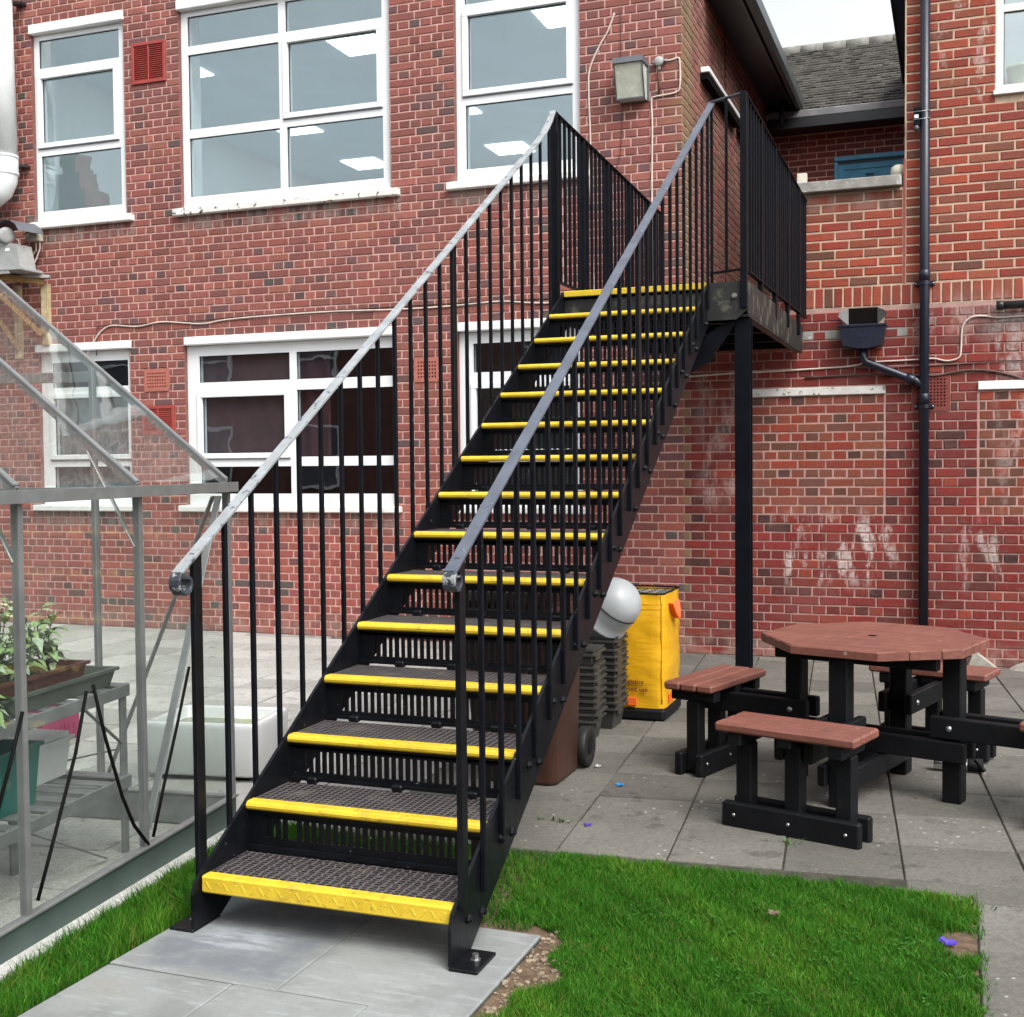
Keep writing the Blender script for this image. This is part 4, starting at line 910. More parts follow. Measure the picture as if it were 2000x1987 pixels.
MB().lathe([(0,.020),(.012,.020),(.012,.010),(.018,.010),(.018,0),(0,0)], (2.405,DY0-.012,ZT-.085), Vector((0,-1,0)), 6, False).build('bolt', M['bolt'], ST)
MB().prism([(2.396,-2.755),(2.491,-2.755),(2.491,-2.745),(2.449,-2.745),(2.449,-2.675),(2.491,-2.675),(2.491,-2.665),(2.396,-2.665),(2.396,-2.675),(2.439,-2.675),(2.439,-2.745),(2.396,-2.745)], 'z', gz(0,-2.7), ZT-.212).build('support_post', M['blackplain'], ST)
box('base_plate', M['blackplain'], ST, 2.36, 2.53, -2.80, -2.62, gz(0,-2.7)-.002, gz(0,-2.7)+.012, b=.002)
# landing rails: top rail falls slightly to the wall, standards every 600 mm, 5 bars between
def landing_rail(X0, X1, z0, z1, zb):
    f = lambda y: (y-YT)/(0-YT)
    top = lambda y: z0+(z1-z0)*f(y); xx = lambda y: X0+(X1-X0)*f(y)
    MB().beam((X0,YT-.01,z0),(X1,-.03,z1), .034, .012, b=.002).build('top_rail', M['blackplain'], ST); MB().beam((X0,YT,zb),(X1,-.03,zb), .034, .010, b=.002).build('bottom_rail', M['blackplain'], ST)
    n_ = 28
    for k in range(n_+1):
        y = YT+.004+(-.05-YT)*k/n_; th = k % 6 == 0
        bar('standard' if th else 'baluster', xx(y), y, ZT-.10 if th else zb, top(y)-.005, .030 if th else .019, .040 if th else .019)
    bar('standard', X0, YT-.008, ZT-.16, z0+.004, .040, .040)
landing_rail(1.262, 1.300, 3.838, 3.716, ZT+.075); landing_rail(2.462, 2.505, 3.828, 3.718, ZT+.075)
MB().beam((RX,-2.69,3.822),(2.462,YT,3.828), .030, .010, b=.002).build('top_rail', M['railb'], ST); MB().beam((RX,-2.72,ZT+.072),(2.46,YT,ZT+.075), .03, .01).build('bottom_rail', M['blackplain'], ST)
bar('baluster', 2.345, -2.735, ZT+.072, 3.822, .016, .016); bar('baluster', RX, -2.70, nl(-2.7)-.1, 3.815, .017, .017)
# ------------------------------------------------------------------ greenhouse
GH = empty('greenhouse', gp(0, 1.25, .05), 'aluminium framed glass greenhouse left of the stairs', 'greenhouse')
EZ, SE, WD = 1.515, 1.565, 2.5; slope = .82; RZ = EZ+.025+WD/2*slope
UPV = Vector((0,0,1))
def gbeam(name, a, b, w, h, m_='alu', parent=None, bev=.002): return MB().beam(gp(*a), gp(*b), w, h, b=bev).build(name, M[m_], parent or GH)
SL = [SE-.012-.71*k for k in range(5)]; S_END = SL[-1]
for w_ in (0, WD):
    sg = 1 if w_ == 0 else -1
    bp = MB(); bp.beam(gp(S_END-.02,w_,.118), gp(SE+.012,w_,.118), .022, .125, b=.003); bp.build('base_plate', M['alubase'], GH)
    gbeam('sill_bar', (S_END-.02,w_-.006*sg,.186), (SE+.012,w_-.006*sg,.186), .034, .010)
    gt = MB(); q0, q1 = S_END-.02, SE+.02
    for o_, z_, ww, hh in ((-.040*sg,EZ+.008,.008,.042),(-.018*sg,EZ-.008,.036,.008),(.006*sg,EZ+.006,.010,.036)): gt.beam(gp(q0,w_+o_,z_), gp(q1,w_+o_,z_), ww, hh, b=.001)
    gt.build('gutter', M['alu'], GH)
    for s_ in SL:
        c = MB(); c.beam(gp(s_,w_+.004*sg,.19), gp(s_,w_+.004*sg,EZ-.015), .026, .010, up=GD); c.beam(gp(s_,w_-.012*sg,.19), gp(s_,w_-.012*sg,EZ-.015), .006, .024, up=GD); c.build('post', M['alu'], GH)
        r = MB(); n_ = Vector((0,0,1)); r.beam(gp(s_,w_,EZ+.025), gp(s_,WD/2,RZ), .012, .030); a = Vector(gp(s_,w_,EZ+.025)); 
        r.beam(gp(s_,w_-.004*sg,EZ+.044), gp(s_,WD/2,RZ+.018), .026, .006); r.build('rafter', M['alu'], GH)
        gbeam('brace', (s_,w_+.01*sg,EZ-.20), (s_,w_+.20*sg,EZ+.16), .022, .006) if s_ != SL[0] else None
    for k in range(4):
        s0, s1 = SL[k+1]+.011, SL[k]-.011
        MB().beam(gp((s0+s1)/2,w_,.195), gp((s0+s1)/2,w_,EZ-.02), s1-s0, .004, up=-GN).build('pane', M['ghglass'], GH)
        y_ = Vector(gp(0,0,0)); a, b, c, e = Vector(gp(s0,w_,EZ+.038)), Vector(gp(s1,w_,EZ+.038)), Vector(gp(s1,WD/2,RZ+.012)), Vector(gp(s0,WD/2,RZ+.012)); up_ = Vector((0,0,.004))
        MB().hexa([a,b,c,e,a+up_,b+up_,c+up_,e+up_]).build('pane', M['ghglass'], GH)
gbeam('ridge_bar', (S_END-.02,WD/2,RZ+.012), (SE+.012,WD/2,RZ+.012), .05, .05)
for s_ in (SL[0], S_END):
    gbeam('base_plate', (s_,0.012,.118), (s_,WD-.012,.118), .022, .125, 'alubase' if s_ < 0 else 'alu'); gbeam('sill_bar', (s_,.02,.186), (s_,WD-.02,.186), .03, .010)
    for w_ in (.63,1.25,1.87):
        zt = EZ+.02+min(w_, WD-w_)*slope; gbeam('glazing_bar', (s_,w_,.19), (s_,w_,zt), .030, .022)
    gbeam('gable_tie', (s_,.02,EZ), (s_,WD-.02,EZ), .022, .018); gbeam('gable_tie', (s_,.62,2.01), (s_,WD-.62,2.01), .02, .045)
    ws_ = [.02,.63,1.25,1.87,WD-.02]
    for a, b in zip(ws_[:-1], ws_[1:]):
        za_, zb_ = EZ+.02+min(a,WD-a)*slope, EZ+.02+min(b,WD-b)*slope; d_ = GD*.004
        P_ = [Vector(gp(s_,a+.012,.195)), Vector(gp(s_,b-.012,.195)), Vector(gp(s_,b-.012,zb_-.012)), Vector(gp(s_,a+.012,za_-.012))]
        MB().hexa(P_+[q+d_ for q in P_]).build('pane', M['ghglass'], GH)
# diagonal wind braces at the corner
gbeam('brace', (SL[0]-.03,.02,EZ-.03), (.90,.02,.24), .030, .008); gbeam('brace', (SL[0]-.02,.05,EZ-.03), (SL[0]-.02,.58,.26), .030, .008)
gbeam('brace', (SL[0]-.62,.022,.45), (SL[0]-.02,.022,.10), .02, .006) if 0 else None
# loose black glazing seals hanging on the near panes
for pts in ([(.473,-.012,.845),(.40,-.014,.65),(.27,-.014,.40),(.178,-.012,.222)], [(.512,-.013,.86),(.58,-.013,.66),(.68,-.014,.42),(.752,-.015,.295),(.85,-.013,.195)], [(1.185,-.012,.81),(1.08,-.014,.60),(.97,-.014,.39),(.887,-.012,.212)], [(.124,-.012,.845),(.07,-.014,.73),(-.06,-.014,.46)]):
    MB().tube([gp(*q) for q in pts], .0068, 6).build('glazing_seal', M['rubber'], GH)
# ------------------------------------------------------------------ staging and what stands on it
gz0 = .052
SB = empty('greenhouse_staging', gp(.4, .5, gz0), 'grey aluminium slatted staging bench inside the greenhouse', 'shelf')
def sbeam(name, a, b, w, h): return MB().beam(gp(*a), gp(*b), w, h, b=.002).build(name, M['alu'], SB)
for z_ in (.715,.345):
    for w_ in (.245,.80): sbeam('rail', (-.9,w_,z_), (1.16,w_,z_), .012, .048)
    sbeam('rail', (1.16,.245,z_), (1.16,.80,z_), .012, .048)
    k = 0
    while -.88+k*.118 < 1.13:
        s_ = -.88+k*.118; MB().beam(gp(s_,.25,z_+.021), gp(s_,.795,z_+.021), .062, .008, b=.002).build('slat', M['alu'], SB); k += 1
for s_, w_ in ((1.14,.262),(1.14,.785),(.80,.53),(-.85,.262),(-.85,.785)): sbeam('leg', (s_,w_,gz0), (s_,w_,.70 if w_ != .53 else .34), .038, .012)
sbeam('brace', (.86,.262,.70), (1.13,.262,.50), .018, .006); sbeam('brace', (.52,.262,.32), (1.0,.262,.075), .018, .006); sbeam('brace', (1.13,.27,.48), (1.13,.75,.36), .018, .006)
def openbox(name, s0, s1, w0, w1, z0, z1, t_, m_, label, cat, flare=.015, rim=.012, parent=None):
    mb = MB()
    def ring(i, z, f): return [Vector(gp(s0-f+i,w0-f+i,z)), Vector(gp(s1+f-i,w0-f+i,z)), Vector(gp(s1+f-i,w1+f-i,z)), Vector(gp(s0-f+i,w1+f-i,z))]
    R = [ring(0,z0,0), ring(0,z1-.012,flare), ring(-rim,z1-.012,flare), ring(-rim,z1,flare), ring(t_,z1,flare), ring(t_,z0+t_,0)]
    vs = [p for r in R for p in r]; fs = [(0,1,2,3),(23,22,21,20)]
    for i in range(5):
        for k in range(4): fs.append((i*4+k, i*4+(k+1)%4, (i+1)*4+(k+1)%4, (i+1)*4+k))
    mb.add(vs, [f[::-1] for f in fs]); c = gp((s0+s1)/2,(w0+w1)/2,z0)
    return mb.build(name, M[m_], parent, label, cat, loc=c)
openbox('seed_trough', .12, 1.09, .285, .52, .742, .815, .006, 'darkgreen', 'long dark grey-green trough on the greenhouse staging', 'planter')
o = openbox('plant_trough', .40, .93, .31, .49, .772, .865, .005, 'brownpot', 'brown plastic trough of leafy plants standing in the grey-green trough', 'planter')
MB().box(0,0,0,0,0,0) if 0 else None
sm = MB().add([gp(.40,.312,.845),gp(.93,.312,.845),gp(.93,.488,.845),gp(.40,.488,.845)],[(0,1,2,3)]); sm.build('compost', M['soil'], o)
openbox('teal_box', .30, .70, .36, .66, .372, .60, .004, 'teal', 'teal plastic box on the lower shelf of the greenhouse staging', 'box')
wb = openbox('white_box', .76, 1.10, .50, .78, .372, .53, .004, 'whiteplastic', 'white lidded plastic box on the lower shelf behind the teal box', 'box')
MB().beam(gp(.93,.64,.531), gp(.93,.64,.548), .30, .36, up=GD).build('lid', M['whiteplastic'], wb)
# purple basket and tray on the paving beyond
PB = empty('purple_basket', (-1.27,-4.62,gz(0,-4.6)), 'magenta slotted plastic basket on the paving behind the greenhouse', 'basket')
bx = MB(); x0, x1, y0, y1, z0, z1 = -1.62,-1.16,-4.76,-4.46,gz(0,-4.6)+.001,.24
for a, b, c, e in ((x0,x1,y0,y0+.006),(x0,x1,y1-.006,y1),(x0,x0+.006,y0+.006,y1-.006),(x1-.006,x1,y0+.006,y1-.006)): bx.box(a,b,c,e,z0,z1)
bx.box(x0+.006,x1-.006,y0+.006,y1-.006,z0,z0+.006); bx.box(x0-.012,x1+.012,y0-.012,y0,z1-.02,z1); bx.box(x1,x1+.012,y0,y1,z1-.02,z1); bx.build('body', M['purple'], PB)
for k in range(7): box('rib', M['purple'], PB, x1+.0005, x1+.006, y0+.03+k*.036, y0+.042+k*.036, z0+.02, z0+.09)
for k in range(10): box('rib', M['purple'], PB, x0+.04+k*.042, x0+.052+k*.042, y0-.006, y0-.0005, z0+.02, z0+.09)
box('price_label', M['whiteplastic'], PB, -1.36, -1.20, y0-.0085, y0-.0065, .115, .185)
# plants
def leafmesh(n_):
    L = .085; me = MB(); w_ = .019; pts = [(0,0),(.18,.7),(.42,1),(.7,.75),(1,0)]; vs = []
    for t_, k in pts:
        z_ = .012*math.sin(t_*3.0)-.03*t_*t_; vs += [(t_*L, -k*w_, z_+.006*k), (t_*L, 0, z_), (t_*L, k*w_, z_+.006*k)]
    fs = []
    for i in range(4): fs += [(i*3,i*3+1,i*3+4,i*3+3),(i*3+1,i*3+2,i*3+5,i*3+4)]
    m_ = bpy.data.meshes.new('leaf'); m_.from_pydata(vs, [], fs); m_.polygons.foreach_set('use_smooth', [True]*len(fs)); m_.materials.append(M['leaf' if n_ == 0 else 'leaf2']); return m_
LF = [leafmesh(0), leafmesh(1)]
def plant(s, w, z, h, nl_, label, flowers=0, big=1.0):
    b = Vector(gp(s, w, z)); e = empty('potted_plant', b, label, 'plant', 'leafy plants on the greenhouse staging')
    for st_ in range(3 if h > .12 else 2):
        a = random.uniform(0,6.28); ln = Vector((math.cos(a),math.sin(a),0))*h*.28; hh = h*random.uniform(.7,1.0) if not flowers else h*random.uniform(.8,1)
        pts = [b, b+ln*.3+Vector((0,0,hh*.35)), b+ln*.7+Vector((0,0,hh*.7)), b+ln+Vector((0,0,hh))]
        MB().tube(pts, [.0035,.003,.0022,.0015], 5).build('stem', M['stem'], e)
        n_ = int(1.6*nl_)//(3 if h > .12 else 2)
        for k in range(n_):
            t_ = (.12+.8*k/max(1,n_-1))*(.62 if flowers else 1.0); i = min(2, int(t_*3)); f = t_*3-i; pos = pts[i].lerp(pts[i+1], f) - b
            lo = bpy.data.objects.new('leaf', LF[random.random() < .35]); COL.objects.link(lo); lo.parent = e; lo.location = pos
            lo.rotation_euler = (random.uniform(-.4,.4), random.uniform(-.75,.45), k*2.4+random.uniform(-.5,.5)+a); sc = big*random.uniform(.7,1.25)*(1-.35*t_); lo.scale = (sc,sc,sc)
        if flowers:
            fm = MB()
            for q in range(14):
                c = pts[3]+Vector((random.gauss(0,.014),random.gauss(0,.014),random.gauss(0,.012))); r_ = random.uniform(.004,.008); fm.lathe([(0,-r_),(r_*.8,-r_*.5),(r_,0),(r_*.8,r_*.5),(0,r_)], c, n=6)
            fm.build('flower_head', M['flower'], e)
PL = [((.55,.40,.85,.27,21),1,1.0,'plant with tall cream flower stems in the middle of the brown trough'),((.72,.42,.85,.13,18),0,1.0,'bushy plant right of the tall flower stems in the brown trough'),((.86,.38,.85,.10,14),0,.9,'small bright plant at the right end of the brown trough'),((.45,.36,.85,.16,18),0,1.1,'leafy plant at the left end of the brown trough'),((.30,.42,.75,.20,24),0,1.2,'broad pale plant left of the brown trough'),((.20,.34,.75,.16,24),0,1.25,'large drooping pale plant behind the left greenhouse post'),((.62,.33,.85,.12,16),0,1.1,'low plant spilling over the front of the brown trough'),((.14,.46,.75,.32,18),1,1.0,'leftmost plant with a cream flower head in the greenhouse'),((1.02,.42,.75,.09,10),0,.8,'tiny seedling at the right end of the grey-green trough'),((.80,.44,.85,.20,22),0,1.0,'upright pale plant near the right end of the brown trough'),((.90,.46,.85,.15,20),0,1.1,'plant with arching leaves at the far right corner of the brown trough'),((.64,.46,.85,.22,24),0,1.1,'dense plant just right of the flower stems, at the back of the brown trough'),((.36,.30,.745,.08,18),0,1.35,'silvery plant hanging over the front edge of the grey-green trough')]
for (s_, w_, z_, h_, n_), fw, bg_, lb in PL: plant(s_, w_, z_, h_*(1.1 if fw else 1.4), n_, lb, fw, bg_)
# ------------------------------------------------------------------ ceramic sink used as a planter
SK = empty('ceramic_sink', (.15,-4.93,gz(0,-5)), 'white ceramic butler sink full of murky water beside the greenhouse', 'sink')
a9 = math.radians(9); sx = Vector((math.cos(a9),math.sin(a9),0)); sy = Vector((-math.sin(a9),math.cos(a9),0)); sc0 = Vector((.433,-5.086,0))-sx*.30+sy*.225; zb_ = gz(0,-5)+.028
def skp(u, v, z): q = sc0+sx*u+sy*v; return Vector((q.x,q.y,z))
def rring(hu, hv, r, z):
    out = []
    for cx_, cy_, a0 in ((hu-r,hv-r,0),(-hu+r,hv-r,90),(-hu+r,-hv+r,180),(hu-r,-hv+r,270)):
        for k in range(4): t_ = math.radians(a0+k*30); out.append(skp(cx_+r*math.cos(t_), cy_+r*math.sin(t_), z))
    return out
R = [rring(.288,.213,.03,zb_), rring(.298,.223,.035,zb_+.012), rring(.302,.227,.035,zb_+.235), rring(.302,.227,.035,zb_+.258), rring(.296,.221,.03,zb_+.267), rring(.270,.195,.03,zb_+.267), rring(.262,.187,.03,zb_+.258), rring(.255,.18,.03,zb_+.03)]
mb = MB(); n_ = 16; mb.add([p for r in R for p in r], [tuple(i*n_+k for k in range(n_)) for i in ()]+[(i*n_+k, i*n_+(k+1)%n_, (i+1)*n_+(k+1)%n_, (i+1)*n_+k) for i in range(len(R)-1) for k in range(n_)]+[tuple(range(n_))[::-1], tuple(range((len(R)-1)*n_, len(R)*n_))], True)
mb.build('basin', M['ceramic'], SK); MB().add(rring(.258,.183,.03,zb_+.205), [tuple(range(16))]).build('water', M['water'], SK)
ft = MB(); ft.obox(skp(0,0,zb_-.014), sx, sy, UPV, .24, .17, .014); ft.build('plinth', M['blackplastic'], SK)
# ------------------------------------------------------------------ picnic table: top and four benches bolted together
TC = Vector((3.30,-4.18,0)); ph = math.radians(-17.0); tz = gz(0,-4.19)
TB = empty('picnic_table', (TC.x,TC.y,tz), 'octagonal brown and black recycled plastic picnic table with four attached benches', 'picnic table')
def tp(u, v, z, k=0):
    a = ph+k*math.pi/2; return Vector((TC.x+u*math.cos(a)-v*math.sin(a), TC.y+u*math.sin(a)+v*math.cos(a), tz+z))
def tbox(name, m_, u0, u1, v0, v1, z0, z1, k=0, b=.006, parent=None):
    a = ph+k*math.pi/2; c = tp((u0+u1)/2,(v0+v1)/2,(z0+z1)/2,k)
    return MB().obox(c, Vector((math.cos(a),math.sin(a),0)), Vector((-math.sin(a),math.cos(a),0)), UPV, (u1-u0)/2, (v1-v0)/2, (z1-z0)/2, b).build(name, M[m_], parent or TB)
# top planks, cut to the octagon
ap = .485; side = ap*math.tan(math.radians(22.5)); npl = 9; pw = 2*ap/npl
for i in range(npl):
    v0, v1 = -ap+i*pw+.003, -ap+(i+1)*pw-.003
    oct_ = [(-side,-ap),(side,-ap),(ap,-side),(ap,side),(side,ap),(-side,ap),(-ap,side),(-ap,-side)]
    pl = clip(clip(oct_, 0, 1, v1), 0, -1, -v0); z0, z1 = .702, .742+random.uniform(-.001,.001); n_ = len(pl)
    cx_, cy_ = sum(p[0] for p in pl)/n_, sum(p[1] for p in pl)/n_; sh = lambda p, e: (p[0]-(e if p[0] > cx_ else -e), p[1]-(e if p[1] > cy_ else -e))
    vs = [tp(*sh(p,.005),z1) for p in pl]+[tp(*p,z1-.006) for p in pl]+[tp(*p,z0) for p in pl]
    MB().add(vs, [tuple(range(n_)), tuple(range(2*n_,3*n_))[::-1]]+[(n_+q,n_+(q+1)%n_,(q+1)%n_,q) for q in range(n_)]+[(2*n_+q,2*n_+(q+1)%n_,n_+(q+1)%n_,n_+q) for q in range(n_)]).build('plank', M['plank'], TB)
MB().lathe([(0,.0015),(.020,.0015),(.022,0)], tp(0,0,.742), n=14).build('parasol_hole', M['hole'], TB)
for v_ in (-.23,.23): tbox('bearer', 'blackplastic', -.39, .39, v_-.025, v_+.025, .64, .7015)
for k in range(4):
    # leg faces its bench; radial beams; bench of three seat planks on three uprights between foot rails
    tbox('leg', 'blackplastic', -.045, .045, -.43, -.345, 0, .7015, k)
    bz = .355 if k % 2 else .365
    R0 = (-.885,-.885,-.90,-.835)[k]
    for u_ in (-.066,.066):
        tbox('beam', 'blackplastic', u_-.0205, u_+.0205, R0-.03, -.30, bz-.05, bz+.05, k)
    MB().lathe([(0,.007),(.010,.006),(.014,0)], tp(.087,-.388,bz,k), tp(1,0,0,k)-tp(0,0,0,k), 10).build('bolt', M['bolt'], TB); MB().lathe([(0,.007),(.010,.006),(.014,0)], tp(-.087,-.388,bz,k), tp(-1,0,0,k)-tp(0,0,0,k), 10).build('bolt', M['bolt'], TB)
    R0 = (-.885,-.885,-.90,-.835)[k]
    for j in range(3): tbox('seat_plank', 'plank', -.312, .312, R0-.137+j*.0925, R0-.137+j*.0925+.0885, .430, .470, k, b=.009)
    for u_ in (-.225,0,.225):
        tbox('leg', 'blackplastic', u_-.036, u_+.036, R0-.036, R0+.036, .012, .39 if u_ == 0 else .372, k); tbox('bearer', 'blackplastic', u_-.032, u_+.032, R0-.125, R0+.125, .373 if u_ else .3905, .4295, k)
    for sg in (-1,1): 
        v0 = R0+sg*.058; tbox('foot_rail', 'blackplastic', -.308, .308, v0-.0215, v0+.0215, .0, .115, k, b=.008)
        for u_ in (-.25,0,.25): MB().lathe([(0,.004),(.006,.004),(.008,0)], tp(u_,v0+sg*.0215,.062,k), tp(0,sg,0,k)-tp(0,0,0,k), 8).build('screw', M['bolt'], TB)
for v_ in (-.066,.066): tbox('tie_beam', 'blackplastic', -.46, .46, v_-.0205, v_+.0205, .20, .295, 0)
for v_ in (-.066,.066): tbox('tie_beam', 'blackplastic', -.46, .46, v_-.0205, v_+.0205, .102, .197, 1)
# ------------------------------------------------------------------ bag, crates, bucket, bin under the stairs
BG = empty('yellow_bag', (1.77,-2.72,gz(0,-2.7)), 'tall yellow cargo bag with orange handles on a black base by the wall', 'bag')
zb_ = gz(0,-2.7); mb = MB(); nu, nv = 10, 22; x0, x1, y0, y1 = 1.545,1.992,-2.945,-2.48
def bagp(side, t_, z):
    r = .035
    P_ = [(x0,y0),(x1,y0),(x1,y1),(x0,y1)]; a, b = P_[side], P_[(side+1)%4]; q = Vector((a[0]+(b[0]-a[0])*t_, a[1]+(b[1]-a[1])*t_, 0))
    c = Vector(((x0+x1)/2,(y0+y1)/2,0)); n = [Vector((0,-1,0)),Vector((1,0,0)),Vector((0,1,0)),Vector((-1,0,0))][side]
    cor = min(t_,1-t_); rnd = r*max(0,1-cor/.12)**2*.5
    bul = .018*math.sin(math.pi*t_)*math.sin(math.pi*min(1,max(0,(z-.1)/.7)))+.004*math.sin(z*23+t_*7)*math.sin(t_*6+z*5)+.002*math.sin(z*49+t_*13)
    return q+n*(bul)-(q-c).normalized()*rnd+Vector((0,0,z))
vs = []; fs = []; ring = 4*nu
for j in range(nv+1):
    z = zb_+.082+(.80-.082-zb_)*j/nv
    for sd_ in range(4):
        for i in range(nu): vs.append(bagp(sd_, i/nu, z))
for j in range(nv):
    for i in range(ring): fs.append((j*ring+i, j*ring+(i+1)%ring, (j+1)*ring+(i+1)%ring, (j+1)*ring+i))
mb.add(vs, fs, True); mb.build('fabric', M['yellowbag'], BG)
top_ = [bagp(sd_, i/nu, .80) for sd_ in range(4) for i in range(nu)]; MB().tube(top_+[top_[0]], .006, 6).build('rim_cord', M['blackplain'], BG)
MB().add([p-Vector((0,0,.02)) for p in top_], [tuple(range(ring))]).build('top_net', M['bagrim'], BG)
nt = MB()
for k in range(7):
    y = y0+.04+k*.065; nt.tube([(x0+.02,y,.788),(x1-.02,y+.01,.79)], .0022, 4)
for k in range(7):
    x = x0+.04+k*.065; nt.tube([(x,y0+.02,.79),(x+.01,y1-.02,.788)], .0022, 4)
nt.build('net_cord', M['blackplain'], BG)
box('base', M['blackplastic'], BG, x0-.004, x1+.006, y0-.01, y1+.006, zb_, zb_+.084, b=.02)
for z_ in (.705,.735): MB().tube([bagp(0,i/12,z_)-Vector((0,.001,0)) for i in range(13)], .0022, 4).build('seam', M['yellowbag'], BG)
MB().tube([bagp(0,.985,z)+Vector((.0,-.002,0)) for z in np.linspace(.12,.79,12)], .004, 5).build('seam', M['yellowbag'], BG)
hd = []
for k in range(9):
    t_ = k/8; y = -2.85+.17*t_; hd.append((x1+.018+.022*math.sin(math.pi*t_), y, .735-.10*math.sin(math.pi*t_)))
MB().tube(hd, .02, 6, flat=(.045,.006)).build('handle', M['orange'], BG)
box('corner_patch', M['orange'], BG, x1+.002, x1+.007, -2.84, -2.70, .11, .165, b=.002); box('corner_patch', M['orange'], BG, x1-.004, x1+.008, -2.945, -2.925, .10, .13, b=.002) if 0 else None
box('corner_patch', M['orange'], BG, 1.765, 1.822, y0-.022, y0-.012, .105, .155, b=.002)
def text(body, x, z, y, size, parent, align='RIGHT'):
    cu = bpy.data.curves.new('lettering', 'FONT'); cu.body = body; cu.size = size; cu.align_x = align; cu.extrude = .0006; cu.space_character = 1.03; cu.offset = .0006
    tmp = bpy.data.objects.new('lettering_curve', cu); COL.objects.link(tmp); bpy.context.view_layer.update()
    me = bpy.data.meshes.new_from_object(tmp.evaluated_get(bpy.context.evaluated_depsgraph_get())); bpy.data.objects.remove(tmp); me.materials.clear(); me.materials.append(M['text'])
    o = bpy.data.objects.new('lettering', me); COL.objects.link(o); o.parent = parent; o.location = Vector((x,y,z))-origin(parent); o.rotation_euler = (math.pi/2,0,0); return o
text('logistics', 1.868, .243, y0-.0235, .040, BG); text('authorised use', 1.893, .196, y0-.0235, .040, BG)
ORD = ['bottom','second','third','fourth','fifth','sixth','seventh','eighth','ninth','tenth','eleventh','top']
def crate_mesh(name, w, d, h):
    """nesting tote: tapered body, stepped rim with a dip in the long side"""
    mb = MB(); t_ = .004
    def rr(k, z): return [(-w/2+k,-d/2+k,z),(w/2-k,-d/2+k,z),(w/2-k,d/2-k,z),(-w/2+k,d/2-k,z)]
    R = [rr(.030,0), rr(.010,h-.045), rr(.010,h-.030), rr(-.008,h-.030), rr(-.008,h-.018), rr(.004,h-.016), rr(-.004,h), rr(.002,h), rr(.014,h-.03), rr(.034,t_)]
    vs = [p for r in R for p in r]; fs = [(3,2,1,0), tuple((len(R)-1)*4+i for i in range(4))]
    for i in range(len(R)-1):
        for k in range(4): fs.append((i*4+k, i*4+(k+1)%4, (i+1)*4+(k+1)%4, (i+1)*4+k))
    mb.add(vs, fs)
    for s_ in (-1,1):
        mb.box(-w*.16, w*.16, s_*(d/2+.002)-.004, s_*(d/2+.002)+.006, h-.075, h-.0305, b=.002); mb.box(s_*(w/2+.001)-.005, s_*(w/2+.001)+.006, -d*.30, d*.02, h-.062, h-.0305, b=.002)
    me = bpy.data.meshes.new(name); me.from_pydata(mb.v, [], mb.f); me.materials.append(M['crate']); return me
CM = crate_mesh('crate', .40, .265, .150)
def stack(cx, cy, n_, dz, z0, where, rot=0.0, top_free=.0):
    for k in range(n_):
        o = bpy.data.objects.new('crate', CM); COL.objects.link(o); z = z0+k*dz+(top_free if k == n_-1 else 0)
        o.location = (cx+random.uniform(-.006,.006), cy+random.uniform(-.005,.005), z); o.rotation_euler = (0,0,rot+random.uniform(-.02,.02))
        nm = 'top' if k == n_-1 else ORD[k]
        prop(o, f'grey nesting crate, {nm} one of the stack {where}', 'crate', 'grey crates stacked under the stairs')
stack(1.555,-3.555,10,.0385,gz(0,-3.5),'just behind the brown bin wheel', .03, .035); stack(1.572,-3.155,11,.0395,gz(0,-3.1),'next to the yellow bag', -.02, .012)
TU = empty('white_bucket', (1.745,-3.20,.60), 'large white plastic bucket with a wire handle lying on the grey crates', 'bucket')
ax = Vector((.62,-.25,.55)).normalized(); c0 = Vector((1.748,-3.20,.757))
prof = [(.0,.158),(.05,.154),(.09,.138),(.125,.108),(.146,.07),(.158,.02),(.162,-.04),(.166,-.10),(.174,-.105),(.174,-.118),(.160,-.118),(.150,-.02),(.12,.06),(0,.10)]
MB().lathe(prof, c0, ax, 32).build('body', M['tubwhite'], TU)
b1 = ax.orthogonal().normalized(); b1 = (Vector((0,-1,.2))-ax*Vector((0,-1,.2)).dot(ax)).normalized(); b2 = ax.cross(b1)
MB().tube([c0+ax*(.018+.02*math.sin(t_))+(b1*math.cos(t_)+b2*math.sin(t_))*.1625 for t_ in np.linspace(-1.6,1.6,22)], .0035, 6).build('wire_handle', M['blackplain'], TU)
# wheelie bin
BN = empty('wheelie_bin', (1.6,-4.43,gz(0,-4.4)), 'brown wheelie bin standing under the stairs', 'bin')
z0 = gz(0,-4.4)+.004
def bring(x0, x1, y0, y1, z, r=.05):
    out = []
    for cx_, cy_, a0 in ((x1-r,y1-r,0),(x0+r,y1-r,90),(x0+r,y0+r,180),(x1-r,y0+r,270)):
        for k in range(4): t_ = math.radians(a0+k*30); out.append((cx_+r*math.cos(t_), cy_+r*math.sin(t_), z))
    return out
R = [bring(1.43,1.842,-4.645,-4.24,z0), bring(1.425,1.846,-4.65,-4.235,z0+.02), bring(1.385,1.875,-4.78,-4.25,z0+.84), bring(1.37,1.89,-4.80,-4.235,z0+.85), bring(1.37,1.89,-4.80,-4.235,z0+.90), bring(1.40,1.86,-4.77,-4.265,z0+.90)]
n_ = 16; MB().add([p for r in R for p in r], [(i*n_+k,i*n_+(k+1)%n_,(i+1)*n_+(k+1)%n_,(i+1)*n_+k) for i in range(5) for k in range(n_)]+[tuple(range(n_))[::-1], tuple(range(5*n_,6*n_))], True).build('body', M['bin'], BN)
